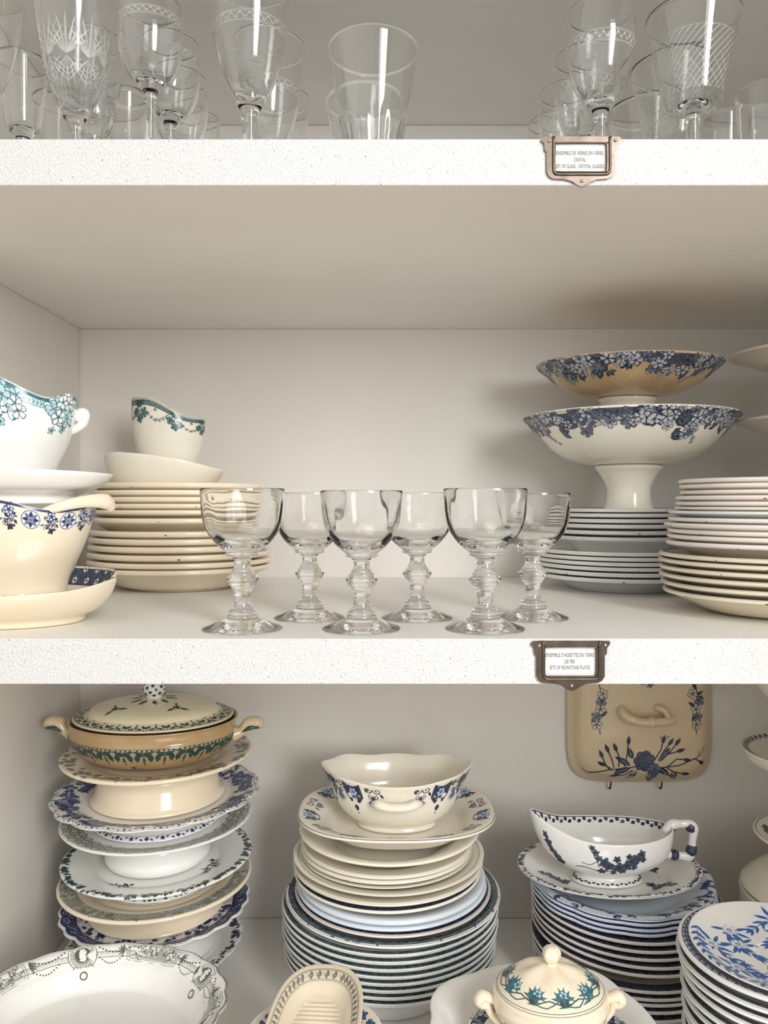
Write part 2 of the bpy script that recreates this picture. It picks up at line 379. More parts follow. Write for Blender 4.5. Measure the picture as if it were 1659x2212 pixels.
# ------------------------------------------------------------------ brass label holders
def holder(dx, dy, lines, label):
    k = D0/F
    root = thing('label_holder', label, 'label holder', (XP(1250+dx, D0), 0.0, ZP(340+dy, D0)), 0, 'brass label holders')
    def q(cx, cy): return ((1130+cx*0.1507-1250)*k, -(270+cy*0.1507-340)*k)
    out = [q(*p) for p in [(255, 215), (290, 186), (400, 182), (800, 182), (1230, 182), (1378, 186), (1386, 220), (1340, 285), (1335, 365), (1306, 400),
           (1306, 690), (1265, 755), (1200, 785), (1050, 795), (950, 838), (890, 880), (828, 902), (760, 872), (690, 822), (600, 797), (420, 785),
           (360, 750), (330, 680), (330, 410), (302, 370), (295, 285), (250, 238)]]
    inn = []
    for (cx, cy, a0) in ((485, 310, 270), (485, 650, 180), (1150, 650, 90), (1150, 310, 360)):
        for j in range(4):
            a = math.radians(a0-j*30)
            inn.append(q(cx+32*math.cos(a), cy+32*math.sin(a)))
    tri = tessellate_polygon([[Vector((x, z, 0)) for x, z in out], [Vector((x, z, 0)) for x, z in inn]])
    A = out+inn; n = len(A); V = [(x, -0.0022, z) for x, z in A]+[(x, -0.0006, z) for x, z in A]
    Fc = []
    for t_ in tri: Fc += [tuple(t_), tuple(v+n for v in reversed(t_))]
    for lo, hi in ((0, len(out)), (len(out), n)):
        for i in range(lo, hi):
            j = i+1 if i+1 < hi else lo
            Fc.append((i, j, j+n, i+n))
    fr = mesh_obj('frame', V, Fc, METAL, None, root, smooth=False)
    def W(cx, cy, y=-0.0026): x, z = q(cx, cy); return (x, y, z)
    tube('raised_rim', [W(430, 190), W(430, 400), W(430, 640), W(445, 700), W(500, 722), W(820, 724), W(1150, 722), W(1215, 700), W(1235, 640), W(1235, 400), W(1235, 190)], 0.00115, METAL, fr, n=8, per=5)
    tube('inner_lip', [W(449, 300), W(449, 650), W(480, 686), W(820, 688), W(1155, 686), W(1188, 650), W(1188, 305), W(1160, 274), W(480, 274), W(449, 300)], 0.0004, METAL, fr, n=6, per=4)
    for cx, cy in ((370, 248), (1312, 240), (832, 818)):
        sc = Surf([(0, 0.0014), (0.0009, 0.0012), (0.0013, 0.0005), (0.0014, 0)], n=14, it=1).mesh('screw', STEEL, root, W(cx, cy, -0.0022))
        sc.rotation_euler = (math.pi/2, 0, 0)
    x0, z0 = q(440, 700); x1, z1 = q(1215, 260)
    card = mesh_obj('label_card', [(x0, -0.00045, z0), (x1, -0.00045, z0), (x1, -0.00045, z1), (x0, -0.00045, z1),
                                   (x0, -0.0001, z0), (x1, -0.0001, z0), (x1, -0.0001, z1), (x0, -0.0001, z1)],
                    [(0, 1, 2, 3), (7, 6, 5, 4), (0, 4, 5, 1), (1, 5, 6, 2), (2, 6, 7, 3), (3, 7, 4, 0)], CARD, None, root, smooth=False)
    V = []; Fc = []
    for (txt, py, wpx) in lines:
        cu = bpy.data.curves.new('print', 'FONT'); cu.body = txt; cu.size = 0.01; cu.align_x = 'LEFT'; cu.resolution_u = 3; cu.offset = 0.0
        to = bpy.data.objects.new('print', cu); me = bpy.data.meshes.new_from_object(to)
        vs = np.array([v.co[:] for v in me.vertices]); mn, mx = vs.min(0), vs.max(0)
        cap = 8.6*k/ (0.0072); sx = wpx*k/(mx[0]-mn[0])
        o = len(V)
        for v in vs: V.append(((v[0]-(mn[0]+mx[0])/2)*sx, -0.00052, -(py-340)*k+(v[1]-0.0036)*cap))
        Fc += [tuple(o+i for i in p.vertices) for p in me.polygons]
        bpy.data.objects.remove(to); bpy.data.curves.remove(cu); bpy.data.meshes.remove(me)
    off = (1252.5-1250)*k
    V = [(x+off, y, z) for x, y, z in V]
    mesh_obj('lettering', V, Fc, PRINT, None, card, smooth=False)
    return root
holder(0, 0, [('ENSEMBLE DE VERRES EN VERRE,', 331, 103), ('CRISTAL', 345.5, 26), ('SET OF GLASS,  CRYSTAL GLASSES', 359.5, 105)],
       'brass label holder on upper shelf edge, card reading set of glass, crystal glasses')
holder(-22, 1086, [('ENSEMBLE D\'ASSIETTES EN TERRE', 328.5, 105), ('DE FER', 342.5, 22), ('SETS OF IRONSTONE PLATES', 355.5, 87)],
       'brass label holder on middle shelf edge, card reading sets of ironstone plates')

# ------------------------------------------------------------------ drinking glasses
def split_glass(root, outer, inner, cuts, mat=GLASS, flute=0, fa=0.0, deco=None, n=72, fz=(0, 9)):
    """outer: profile from the foot's underside up to the rim, inner: from the rim down to r=0; parts open where they join"""
    def warp(x, y, z, th, r):
        if not flute: return x, y, z
        w_ = np.clip((z-fz[0])/0.006, 0, 1)*np.clip((fz[1]-z)/0.012, 0, 1)
        k = 1-fa*w_*(0.5-0.5*np.abs(np.cos(flute*th/2)))*np.where(OUTSIDE[0], 1.0, 0.35)
        return x*k, y*k, z
    O = chaikin(outer, 1)[::-1]   # rim down to foot centre
    I = chaikin(inner, 1)[::-1]   # r=0 up to rim
    full = np.vstack([I, O])
    ki = len(I)
    z = full[:, 1]
    a = ki+int(np.argmin(np.abs(z[ki:]-cuts[1]))); b_ = ki+int(np.argmin(np.abs(z[ki:]-cuts[0])))
    for nm, seg in (('bowl', full[:a+1]), ('stem', full[a:b_+1]), ('foot', full[b_:])):
        if len(seg) < 2: continue
        s_ = Surf(seg, it=0, n=n, warp=warp, rim='z')
        if nm == 'bowl' and deco: deco(s_)
        s_.mesh(nm, mat, root)
def pts(*a): return [(r*0.001, z*0.001) for r, z in a]
g0 = thing('wine_glass', 'x', 'glass', (0, 0, Z1), 0, 'six short-stemmed wine glasses in two rows')
split_glass(g0, pts((0, 0.3), (20, 0.5), (33, 0), (33.6, 0.5), (33.4, 1.4), (28, 3.2), (19, 7), (12.8, 10), (12.8, 12), (11.6, 13), (12, 15), (10.4, 16), (10.4, 17.5), (8, 18.5), (7.2, 20), (6.9, 30),
            (7.8, 33), (9.6, 35), (9.4, 36.5), (12.0, 38), (11.8, 39.5), (14.0, 42), (13.4, 44.5), (10.8, 46), (11.0, 47.5), (8.8, 49), (8.8, 50.5), (7.2, 52), (6.8, 56), (7.0, 59), (9, 61),
            (13.6, 62.4), (14.4, 64), (13.8, 65.6), (19, 69), (25, 75), (30.6, 83), (33.8, 92), (35.2, 102), (35.4, 112), (35.6, 118.6), (35.4, 119.2)),
            pts((35.0, 119.2), (34.7, 118.6), (34.2, 112), (33.8, 102), (32.2, 92), (28.8, 84), (23, 77.5), (16, 73.2), (8, 71.3), (0, 71)), (0.0185, 0.061), flute=8, fa=0.075, fz=(0.066, 0.116))
WG = [(524, 0.0490, 'front row wine glass on the left, before the cream plate stack'),
      (781, 0.0490, 'front row wine glass in the middle, directly between its two front neighbours'),
      (1048, 0.0490, 'front row wine glass on the right, above the ironstone label holder'),
      (669, 0.1130, 'back row wine glass on the left, between left and middle front glasses'),
      (901, 0.1130, 'back row wine glass in the middle, between middle and right front glasses'),
      (1151, 0.1130, 'back row wine glass on the right, nearest the blue-edged plates')]
for i, (px, Y, lab) in enumerate(WG):
    loc = (XP(px, Y+D0), Y, Z1); sc = 1.0 if i < 3 else 0.975
    if i == 1: sc = 0.985
    if i == 0: g0.location = loc; g0['label'] = 'short-stemmed '+lab; continue
    dup(g0, loc, 0.4*i, 'short-stemmed '+lab, sc)

def stem_glass(name, label, px, d, H, zb, R, rr, shape, cat='glass', group=None, deco=None, mat=GLASS, fr=0.031, flute=0, fa=0.0, stem=3.6, knop=False):
    """H height, zb bowl bottom height, shape: list of (fraction of R, fraction of bowl height)"""
    root = thing(name, label, cat, (XP(px, d), d-D0, Z2), 0.3, group)
    zb *= 1000; H *= 1000; R *= 1000; fr *= 1000
    O = [(0, .3), (fr*.7, .5), (fr, 0), (fr, 1.2), (fr*.6, 3), (fr*.25, 6), (stem+1, 10), (stem, 16)]
    if knop: O += [(stem, zb*.42), (stem*2.0, zb*.5), (stem, zb*.58)]
    O += [(stem, zb-14), (stem+1.5, zb-6), (stem+6, zb-1)]
    O += [(R*a, zb+(H-zb)*b_) for a, b_ in shape]
    tks = 0.8; I = [(R*shape[-1][0]-tks, H), *[(max(R*a-tks-(1-b_)*1.2, 0.5), zb+(H-zb)*b_+(1.5*(1-b_))) for a, b_ in shape[::-1][1:]], (2, zb+3.2), (0, zb+3.0)]
    split_glass(root, pts(*O), pts(*I), (0.012, (zb-10)*0.001), mat, flute, fa, deco, n=56, fz=((zb+2)*.001, (zb+(H-zb)*.55)*.001))
    return root
def etched(d1, d2, n=60):
    def f(s):
        for d in (d1, d1+0.001, d2, d2-0.001): s.band(d, d+0.0003, 1, FROST, 1.0)
        for k in range(n):
            mm = s.wrap(2*math.pi*k/n, (d1+d2)/2, 1)
            s.leaf(mm, 0, 0, (d2-d1)*.42, 0.0009, math.pi/2+0.7*(-1)**k, FROST); s.leaf(mm, 0, 0, (d2-d1)*.42, 0.0009, -math.pi/2+0.7*(-1)**k, FROST)
    return f
def fans(dlo, n=9, L=0.022):
    def f(s):
        for k in range(n):
            mm = s.wrap(2*math.pi*(k+.5)/n, dlo, 1)
            for j in range(-4, 5): s.leaf(mm, 0, 0, L*(1-.05*abs(j)), 0.0016, -math.pi/2+j*0.21, FROST, 1.5)
            for j in range(-2, 3):
                s.leaf(mm, 0, 0.001, L*.75, 0.0013, math.pi/2+j*0.35, FROST, 1.5)
            for e in (-1, 1):
                for q in range(3): s.stroke(mm, [(e*0.012, 0.002+q*.004), (0, 0.012+q*.004)], 0.0007, FROST, 1.5, step=0.003)
    return f
def hatch(d1, d2, n=34, slope=1.2):
    def f(s):
        h = d2-d1
        for k in range(n):
            mm = s.wrap(2*math.pi*k/n, d1, 1)
            s.stroke(mm, [(0, 0.0), (-h*slope*.8, h)], 0.0007, FROST, 1.0, step=0.004)
            if k % 2 == 0: s.stroke(mm, [(0, h*.45), (h*slope*.45, h)], 0.0005, FROST, 1.0, step=0.004)
        s.band(d1, d1+.0003, 1, FROST, 1.0)
    return f
EGG = [(.42, .04), (.70, .16), (.88, .34), (.98, .55), (1.0, .72), (.98, .88), (.95, 1)]
TUL = [(.35, .04), (.58, .16), (.76, .34), (.88, .54), (.96, .74), (1.0, .9), (1.02, 1)]
RND = [(.45, .03), (.75, .13), (.93, .32), (1.0, .52), (1.0, .7), (.98, .86), (.96, 1)]
CON = [(.55, .0), (.63, .05), (.66, .12), (.73, .34), (.81, .56), (.90, .78), (1.0, 1)]
glz = Z2
# cut crystal goblets on the left
stem_glass('crystal_goblet', 'large cut crystal goblet with fan cuts, leftmost of the tall goblets', 162, 0.68, 0.172, 0.047, 0.0345, 0, TUL, mat=CRYSTAL, deco=fans(0.086, 9, 0.034), flute=18, fa=0.08, stem=4.4, group='cut crystal glasses')
stem_glass('crystal_goblet', 'smaller cut crystal goblet standing right behind the large fan-cut goblet', 203, 0.745, 0.150, 0.052, 0.0265, 0, TUL, mat=CRYSTAL, deco=fans(0.058, 8, 0.026), flute=16, fa=0.09, stem=4.0, group='cut crystal glasses')
stem_glass('crystal_flute', 'narrow cut crystal flute between the fan-cut goblets and the banded goblet', 275, 0.815, 0.135, 0.03, 0.021, 0, CON, mat=CRYSTAL, deco=fans(0.062, 7, 0.024), flute=14, fa=0.09, fr=0.022, group='cut crystal glasses')
Bn = ['front goblet with engraved band on thin stem, between crystal and egg-shaped goblets', 'second banded goblet in its file, its stem seen beside the front one',
      'third banded goblet back in the file left of the egg-shaped goblets', 'rearmost banded goblet in the file left of the egg-shaped goblets']
for i, (px, d) in enumerate(((325, .67), (368, .726), (390, .786), (423, .867))):
    stem_glass('banded_goblet', Bn[i], px, d, 0.135, 0.068, 0.0268, 0, RND, deco=etched(0.014, 0.021, 54), fr=0.027, stem=3.9, group='file of banded goblets')
Cn = ['front egg-shaped tall goblet with engraved bands, left of the lone tumblers', 'middle egg-shaped goblet half hidden behind the front one', 'rear egg-shaped goblet, last of three, beside the bare shelf']
for i, (px, d) in enumerate(((540, .68), (579, .78), (597, .88))):
    stem_glass('tall_goblet', Cn[i], px, d, 0.164, 0.058, 0.0362, 0, TUL, deco=etched(0.045, 0.053, 50), stem=6.5, fr=0.033, flute=8, fa=0.02, group='file of egg-shaped goblets')
Dn = ['front rounded goblet with engraved band, behind the upper label holder', 'second rounded goblet in the file behind the upper label holder', 'third rounded goblet in the file behind the upper label holder', 'rearmost rounded goblet in the file behind the upper label holder']
for i, (px, d) in enumerate(((1297, .68), (1264, .75), (1226, .814), (1197, .879))):
    stem_glass('rounded_goblet', Dn[i], px, d, 0.136, 0.056, 0.0298, 0, EGG, deco=etched(0.030, 0.040, 60), fr=0.028, stem=4.6, flute=6, fa=0.03, group='file of rounded goblets')
En = ['front goblet with diagonal cut lines and octagonal stem at right', 'second diagonal-cut goblet, left behind the front one', 'rear diagonal-cut goblet, last of three at right']
for i, (px, d) in enumerate(((1497, .69), (1452, .772), (1394, .855))):
    stem_glass('diagonal_cut_goblet', En[i], px, d, 0.138, 0.060, 0.0402, 0, CON, deco=hatch(0.026, 0.075, 36), stem=5.2, fr=0.033, group='diagonal-cut goblets')
stem_glass('tall_goblet', 'tall plain goblet cut off by the left edge, topmost shelf corner', -32, 0.675, 0.15, 0.060, 0.031, 0, TUL, stem=5)
def tumbler(label, px, d, H, Rt, Rb, group, flute=0, base=7, name='tumbler'):
    H *= 1000; Rt *= 1000; Rb *= 1000
    O = [(0, .3), (Rb-3, .3), (Rb-1, 0), (Rb, 1.2), (Rb+(Rt-Rb)*.1, H*.08), (Rb+(Rt-Rb)*.5, H*.5), (Rt, H-.4), (Rt-.3, H)]
    I = [(Rt-.8, H), (Rt-1.1, H-.6), (Rb+(Rt-Rb)*.5-1.6, H*.5), (Rb+(Rt-Rb)*.12-2.2, base+4), (Rb-5, base), (0, base)]
    z1 = H*.45*.001
    O = chaikin(pts(*O), 1)[::-1]; I = chaikin(pts(*I), 1)[::-1]; full = np.vstack([I, O])
    # extra rings for the fluted lower wall
    fine = [full[0]]
    for a, b_ in zip(full[:-1], full[1:]):
        k = max(1, int(np.hypot(*(b_-a))/0.004))
        for j in range(1, k+1): fine.append(a+(b_-a)*j/k)
    fine = np.array(fine); ki = int(np.argmax(fine[:, 1]))
    def warp(x, y, z, th, r):
        if not flute: return x, y, z
        w_ = np.clip((z-0.003)/0.004, 0, 1)*np.clip((z1-z)/0.010, 0, 1)*np.clip((r-Rb*.001*.9)/0.002, 0, 1)
        k = 1-0.09*w_*(1-np.abs(np.sin(flute*th/2)))
        return x*k, y*k, z
    s_ = Surf(fine, it=0, n=96, warp=warp, rim='z')
    o = s_.mesh(name, GLASS, None, (XP(px, d), d-D0, Z2), 0.2)
    return tagit(o, label, 'glass', group)
for i, (px, d) in enumerate(((806, .69), (790, .78), (806, .87))):
    tumbler(['front fluted tumbler standing alone mid shelf, wide flared rim', 'second fluted tumbler, right behind the front one', 'third fluted tumbler, rearmost of the mid shelf file'][i],
            px, d, .110, .0398, .0215, 'file of fluted tumblers', 14, 9)
stem_glass('footed_tumbler', 'short footed glass at the far left, larger of the two low ones', 50, .735, .124, .060, .0243, 0, CON, fr=.021, stem=5, group='low footed glasses at the left end')
stem_glass('footed_tumbler', 'short footed glass at left, set behind the large crystal goblet', 125, .805, .122, .050, .0235, 0, CON, fr=.021, stem=5, group='low footed glasses at the left end')
tumbler('small rounded tumbler at the right edge, front of two', 1650, .70, .079, .0248, .021, 'small tumblers at the right end', 0, 6)
tumbler('small rounded tumbler behind the right edge one, rim just showing', 1562, .80, .104, .0235, .020, 'small tumblers at the right end', 0, 6)

# ------------------------------------------------------------------ plates
def plate_prof(R, h, lip=0.0045, fr=0.60, well=0.64, deep=0.55, tw=0.0055):
    """z = 0 under the foot ring, rim top at h"""
    zf = h*deep+0.002
    return [(0, tw), (R*well*.9, tw), (R*well, tw*1.18), (R*(well+.07), zf), (R*.90, h-.0012), (R*.975, h), (R, h-lip*.35), (R*.992, h-lip*.9), (R*.96, h-lip*1.05),
            (R*.80, zf+(h-zf)*.57-lip), (R*(well+.06), zf-lip), (R*(well-.02), tw*.45), (R*fr+.001, tw*.22), (R*fr, 0), (R*fr-.003, 0), (R*fr-.004, tw*.4), (0, tw*.45)]
PILE = [None]
def plate(label, x, Y, zr, R, h, mat, group, **kw):
    if PILE[0] is not None: PILE[0].append([label, x, Y, zr, R, h, mat, group, kw]); return None
    return make_plate(label, x, Y, zr, R, h, mat, group, **kw)
def settle(floor_z):
    """build a pile from its lowest plate up, each foot ring standing clear in the well of the plate below"""
    P = sorted(PILE[0], key=lambda p: p[3]); PILE[0] = None; below = None
    for i, (label, x, Y, zr, R, h, mat, group, kw) in enumerate(P):
        ga = P[i+1][3]-zr if i+1 < len(P) else .02; gb = zr-P[i-1][3] if i else .02
        g = min(ga, gb); tw = min(.0055, .80*g); kw = dict(kw); kw['lip'] = min(kw.get('lip', .0045), .84*g)
        if below is None: h = zr-floor_z-.0003
        else: h = min(h, zr-below-.0003)
        make_plate(label, x, Y, zr, R, h, mat, group, tw=tw, **kw)
        below = zr-h+tw
    return below
def make_plate(label, x, Y, zr, R, h, mat, group, lip=0.0045, deco=None, name='plate', n=96, warp=None, chips=0, rz=None, seed=0, fr=.6, deep=.55, oval=(1, 1), well=.64, sup=2.0, tw=.0055, cat='plate'):
    s_ = Surf(plate_prof(R, h, lip, fr, well, deep, tw), n=n, warp=warp, oval=oval, sup=sup)
    rng = random.Random(seed+int(zr*10000))
    if deco: deco(s_)
    if chips: s_.chips(rng, chips)
    o = s_.mesh(name, mat, None, (x, Y, zr-h), rng.uniform(0, 6) if rz is None else rz)
    return tagit(o, label, cat, group)
def edge_line(mat, d=0.0035, w_=0.0012):
    def f(s): s.band(d, d+w_, -1, mat, 1.5)
    return f
def border(mat, d1, d2, mat2=None):  # printed rims; in plain stacks, dark paint for the gaps between plates
    def f(s):
        s.band(d1, d2, -1, mat, 1.2)
        if mat2:
            L = s.r.max()*2*math.pi; n = int(L/0.008)
            for k in range(n): s.flower(s.wrap(2*math.pi*k/n, (d1+d2)/2, -1), 0, 0, 0.0032, mat2, None, lift=2)
    return f
def scal(R, n, a, p=1.0):
    def f(x, y, z, th, r):
        w_ = np.clip((r/R-0.75)/0.25, 0, 1)
        k = 1-a*w_*(1-np.abs(np.cos(n*th/2)))**p
        return x*k, y*k, z
    return f
Yl = 0.385; dl = Yl+D0
# A: cream plates, middle shelf left
ys = [1043, 1060, 1075, 1090, 1104, 1122, 1151, 1168, 1185, 1203, 1221, 1236]
PILE[0] = []
for i, y in enumerate(ys):
    hw = 190+i*1.1; x, R = circ(386-hw, 386+hw, Yl)
    if i in (10, 11): x, R = circ(384-199, 587, Yl)
    zr = ZP(y-3, dl-R); h = 0.024 if i < 11 else zr-Z1-0.0002
    if i == 5: h = 0.030
    plate('%s cream plate from top of the left stack on the middle shelf' % ORD[i] if i else 'topmost cream plate of left middle-shelf stack, under the wavy dish', x, Yl, zr, R, h, CREAM, 'cream plates in the left stack', lip=0.0072 if i != 5 else .007, chips=3, fr=.56, well=.60, deep=.25)
wellA = settle(Z1)
# F: right back stack on the middle shelf
Yf = 0.37; df = Yf+D0
ysu = [1098, 1109, 1121, 1133, 1147, 1161]
rimA = None
PILE[0] = []
for i, y in enumerate(ysu):
    x, R = circ(1350-142-i*2, 1350+142+i*2, Yf); zr = ZP(y, df-R)
    if i == 0: xF, zF = x, zr
    plate('%s white plate with dark edge from top, under the lower pedestal bowl' % ORD[i], x, Yf, zr, R, 0.019 if i < 5 else 0.032, COOL, 'dark-edged plates under the pedestal bowls', lip=.0052,
          deco=border(NAVY, 0.0008, 0.012), chips=4, fr=.59, deep=.5)
ysl = [1194, 1205, 1216, 1227, 1239, 1252]
for i, y in enumerate(ysl):
    x, R = circ(1350-190-i*0.4, 1350+190, Yf); zr = ZP(y, df-R); h = 0.019 if i < 5 else zr-Z1-0.0002
    plate('%s white chipped-edge plate from top in the wider lower part of the stack' % ORD[i], x, Yf, zr, R, h, WHITE, 'wider plates at the bottom of the right rear stack', lip=.0052, deco=border(GREEN, 0.0006, 0.004), chips=8, fr=.59, deep=.5, n=110)
wellF = settle(Z1)
# G: front right stack on the middle shelf
Yg = 0.149; dg = Yg+D0; xg = XP(1686, dg)
ysg = [1030, 1043, 1058, 1071, 1085, 1098, 1108, 1124, 1138, 1153, 1167, 1183, 1214, 1229, 1247, 1266, 1286, 1306]
hwg = [212, 210, 209, 218, 218, 220, 235, 234, 243, 236, 237, 240, 254, 255, 255, 254, 250, 246]
PILE[0] = []
for i, (y, hw) in enumerate(zip(ysg, hwg)):
    R = hw*dg/F*0.985; zr = ZP(y-3, dg-R); h = min(.020, zr-Z1-.0002) if i < 17 else zr-Z1-.0002
    mt = PINKISH if i < 12 and i not in (6, 7) else (COOL if i < 12 else CREAM)
    plate('%s plate from the top of the front right stack, middle shelf' % ORD[i], xg, Yg, zr, R, h, mt, 'plates in the front right middle-shelf stack', lip=.0052 if i < 12 else .0046, chips=4,
          deco=border(DKT, .0015, .010) if i > 11 else None, fr=.5, deep=.15, well=.55, n=120)  # dark teal band paints gap shade between the lower cream plates

settle(Z1)
# compotes (pedestal bowls)
def lineflower(s, m, x, y, R, dark, light, rot=0.0, lift=2.5):
    for k in range(5):
        t_ = rot+k*1.2566; cx, cy = x+.55*R*math.cos(t_), y+.55*R*math.sin(t_); c, q = math.cos(t_), math.sin(t_)
        P = [(-.5, 0), (-.1, .30), (.30, .36), (.46, .12), (.40, 0), (.46, -.12), (.30, -.36), (-.1, -.30)]
        for sc, mt, l in ((1.0, dark, lift), (.78, light, lift+.5)):
            s.poly(m, [(cx+R*sc*(a*c-b_*q), cy+R*sc*(a*q+b_*c)) for a, b_ in P], mt, l)
    s.disc(m, x, y, .16*R, dark, lift+1, n=6)
def peony_(s, m, x, y, R, dark, mid, rot=0.0, lift=3.0):
    for ring, (k, r_) in enumerate(((7, 1.0), (6, .66), (4, .34))):
        for j in range(k):
            t_ = rot+ring*.5+j*2*math.pi/k
            s.disc(m, x+.62*r_*R*math.cos(t_), y+.62*r_*R*math.sin(t_), .40*r_*R, dark, lift+ring*1.1, n=9)
            s.disc(m, x+.66*r_*R*math.cos(t_), y+.66*r_*R*math.sin(t_), .27*r_*R, mid, lift+ring*1.1+.5, n=8)
    s.disc(m, x, y, .12*R, dark, lift+4, n=6)

def blossoms(d_max, n, dense, dark=NAVY, mid=SLATE, light=PETAL, seed=1, Rb=0.0072):
    def f(s):
        rng = random.Random(seed); ph = [rng.uniform(0, 6.28) for _ in range(4)]
        def lim(t_): return d_max*(0.62+0.22*math.sin(5*t_+ph[0])+0.16*math.sin(11*t_+ph[1]))
        k = 240; th = np.linspace(0, 2*math.pi, k+1)
        lo = np.array([lim(t_)*0.72 for t_ in th])
        for j in range(k):
            ta, tb = th[j], th[j+1]; m_ = 6; V_t = []; V_q = []
            for i in range(m_+1):
                V_t += [ta, tb]; V_q += [s.srim+0.0016+lo[j]*i/m_, s.srim+0.0016+lo[j+1]*i/m_]
            s.dec.append((np.array(V_t), np.array(V_q), [(2*i, 2*i+1, 2*i+3, 2*i+2) for i in range(m_)], SLATE, 1.0))
        for _ in range(n):
            t_ = rng.uniform(0, 2*math.pi); L = lim(t_); d = 0.003+rng.random()**1.1*L*1.15
            mm = s.wrap(t_, d, 1); R = Rb*rng.uniform(.6, 1.15)
            q = rng.random()
            if q < .50: lineflower(s, mm, 0, 0, R*1.15, dark, light if rng.random() < .72 else PSLATE, rng.uniform(0, 6), 2+rng.random()*3)
            else:
                a = rng.uniform(0, 6)
                for j in range(3): s.leaf(mm, 0, 0, R*1.9, R*1.1, a+j*0.9, dark if rng.random() < .7 else mid, 1.6+rng.random()*2); s.leaf(mm, R*.2*math.cos(a+j*.9), R*.2*math.sin(a+j*.9), R*1.3, R*.22, a+j*0.9, PSLATE, 4)
    return f
def sprigs(n, d0, d1, R, dark, light, seed=5, hang=5):
    def f(s):
        rng = random.Random(seed)
        for k in range(n):
            t_ = 2*math.pi*(k+rng.uniform(-.3, .3))/n; L = rng.uniform(d0, d1); sl = rng.choice((-1, 1))*rng.uniform(.3, 1.0)
            mm = s.wrap(t_, L*.5, 1)
            for j in range(hang):
                u = j/hang; lineflower(s, mm, sl*u*R*6+rng.uniform(-1, 1)*R*(1-u), u*L*.55, R*(1.1-.45*u), dark, light, rng.uniform(0, 6), 2.5)
    return f
def compote(label, x, Y, z0, zr, R, ps, mat, pmat, seed, dmax, deco2=None, coll=.036, zb=None, rz=0, tilt=(0, 0)):
    """z0 bottom of pedestal, zr rim, ps: pedestal radii (top, neck, base)"""
    root = thing('pedestal_bowl', label, 'pedestal bowl', (x, Y, z0), rz, 'blue-flowered pedestal bowls', tilt=tilt)
    H = zr-z0; b0 = zb-z0
    out = [(R, H), (R*.99, H-.003), (R*.95, H-.007), (R*.886, H-(H-b0)*.30), (R*.76, H-(H-b0)*.60), (R*.63, H-(H-b0)*.81), (R*.49, H-(H-b0)*.93), (R*.3, b0), (0, b0)]
    inn = [(0, b0+.005), (R*.3, b0+.006), (R*.47, H-(H-b0)*.86), (R*.62, H-(H-b0)*.72), (R*.75, H-(H-b0)*.50), (R*.87, H-(H-b0)*.23), (R*.94, H-.002), (R*.985, H+.0012)]
    s_ = Surf(inn+out, n=120)
    blossoms(dmax, 330, 1, seed=seed)(s_); sprigs(9, dmax*.8, dmax*1.5, .0046, NAVY, PETAL, seed)(s_)
    s_.mesh('bowl', mat, root)
    a, b_, c = ps
    p = Surf([(0, b0+.001), (a*.9, b0+.001), (a, b0-.001), (a*.99, b0-.004), (a*.86, b0-.009), (b_*1.02, b0*.62), (b_, b0*.45), (b_*1.1, b0*.25), (c*.95, .004), (c, .001), (c*.98, 0), (c*.8, 0), (0, .004)], n=64)
    if deco2: deco2(p)
    p.mesh('pedestal', pmat, root)
    return root
xc = XP(1358, df); R1 = 229*df/F*.985
def pdeco(s):
    mm = s.wrap(math.radians(245), 0.045, 1)
    rng = random.Random(3); L = s.S[-1]
    for j in range(7):
        m2 = s.wrap(math.radians(235+j*5), 0, 1)
        q = np.interp(0.007+rng.random()*.006, s.z[::-1], s.S[::-1])-s.srim
        m2 = s.wrap(math.radians(232+j*5), q, 1); s.flower(m2, 0, 0, .0035, SLATE, PAPERW, rot=j, lift=2)
zpl = wellF+.0003
compote('lower pedestal bowl with dark blue blossom border, on the white plates', xc, Yf, zpl, 1.5075, R1, (.042, .0265, .036), IVORY, IVORY, 3, .037, pdeco, zb=1.4465)
xc2 = XP(1354, df); R2_ = 197*df/F*.985
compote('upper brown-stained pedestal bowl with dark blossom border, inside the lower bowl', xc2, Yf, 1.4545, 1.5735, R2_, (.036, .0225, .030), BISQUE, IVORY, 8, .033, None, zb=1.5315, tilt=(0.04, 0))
# H: plain stands at the far right, middle shelf
def stand(label, x, Y, z0, zr, R, fr_, mat, group, name='cake_stand', deco=None, neck=None, pdec=None, well=.66, warp=None, lip=.004, bulge=False, pm=None):
    root = thing(name, label, 'cake stand', (x, Y, z0), 0.0, group)
    H = zr-z0; pd = 0.013 if not bulge else .012; hb = H-pd
    s_ = Surf([(0, hb+.0045), (R*(well-.03), hb+.0045), (R*well, hb+.0045), (R*(well+.08), H-.005), (R*.93, H-.001), (R*.98, H), (R, H-lip*.4), (R*.985, H-lip), (R*.93, H-lip*1.2), (R*(well+.1), H-.009-lip*.5), (R*(well+.02), hb-.002), (R*well*.9, hb-.004), (0, hb-.004)], n=110, warp=warp)
    if deco: deco(s_)
    s_.mesh('plate', mat, root)
    nk = neck or fr_*.72; hh = hb-.004
    if bulge:
        pr = [(0, hh), (nk, hh), (nk*1.02, hh*.8), (fr_*.86, hh*.58), (fr_, hh*.3), (fr_*.985, hh*.12), (fr_*.90, 0), (fr_*.8, 0), (0, .004)]
    else:
        pr = [(0, hh), (nk*1.04, hh), (nk, hh*.75), (nk*1.04, hh*.5), (fr_*.95, .006), (fr_, .003), (fr_*.985, 0), (fr_*.9, 0), (0, .003)]
    p = Surf(pr, n=80)
    if pdec: pdec(p)
    p.mesh('pedestal', pm or mat, root)
    return root
xs_ = XP(1768, .96)
stand('plain white cake stand on the right edge, upper of two seen from below', xs_, .34, 1.508, ZP(757, .95), .1015, .045, IVORY, 'plain stands at the right edge', neck=.02)
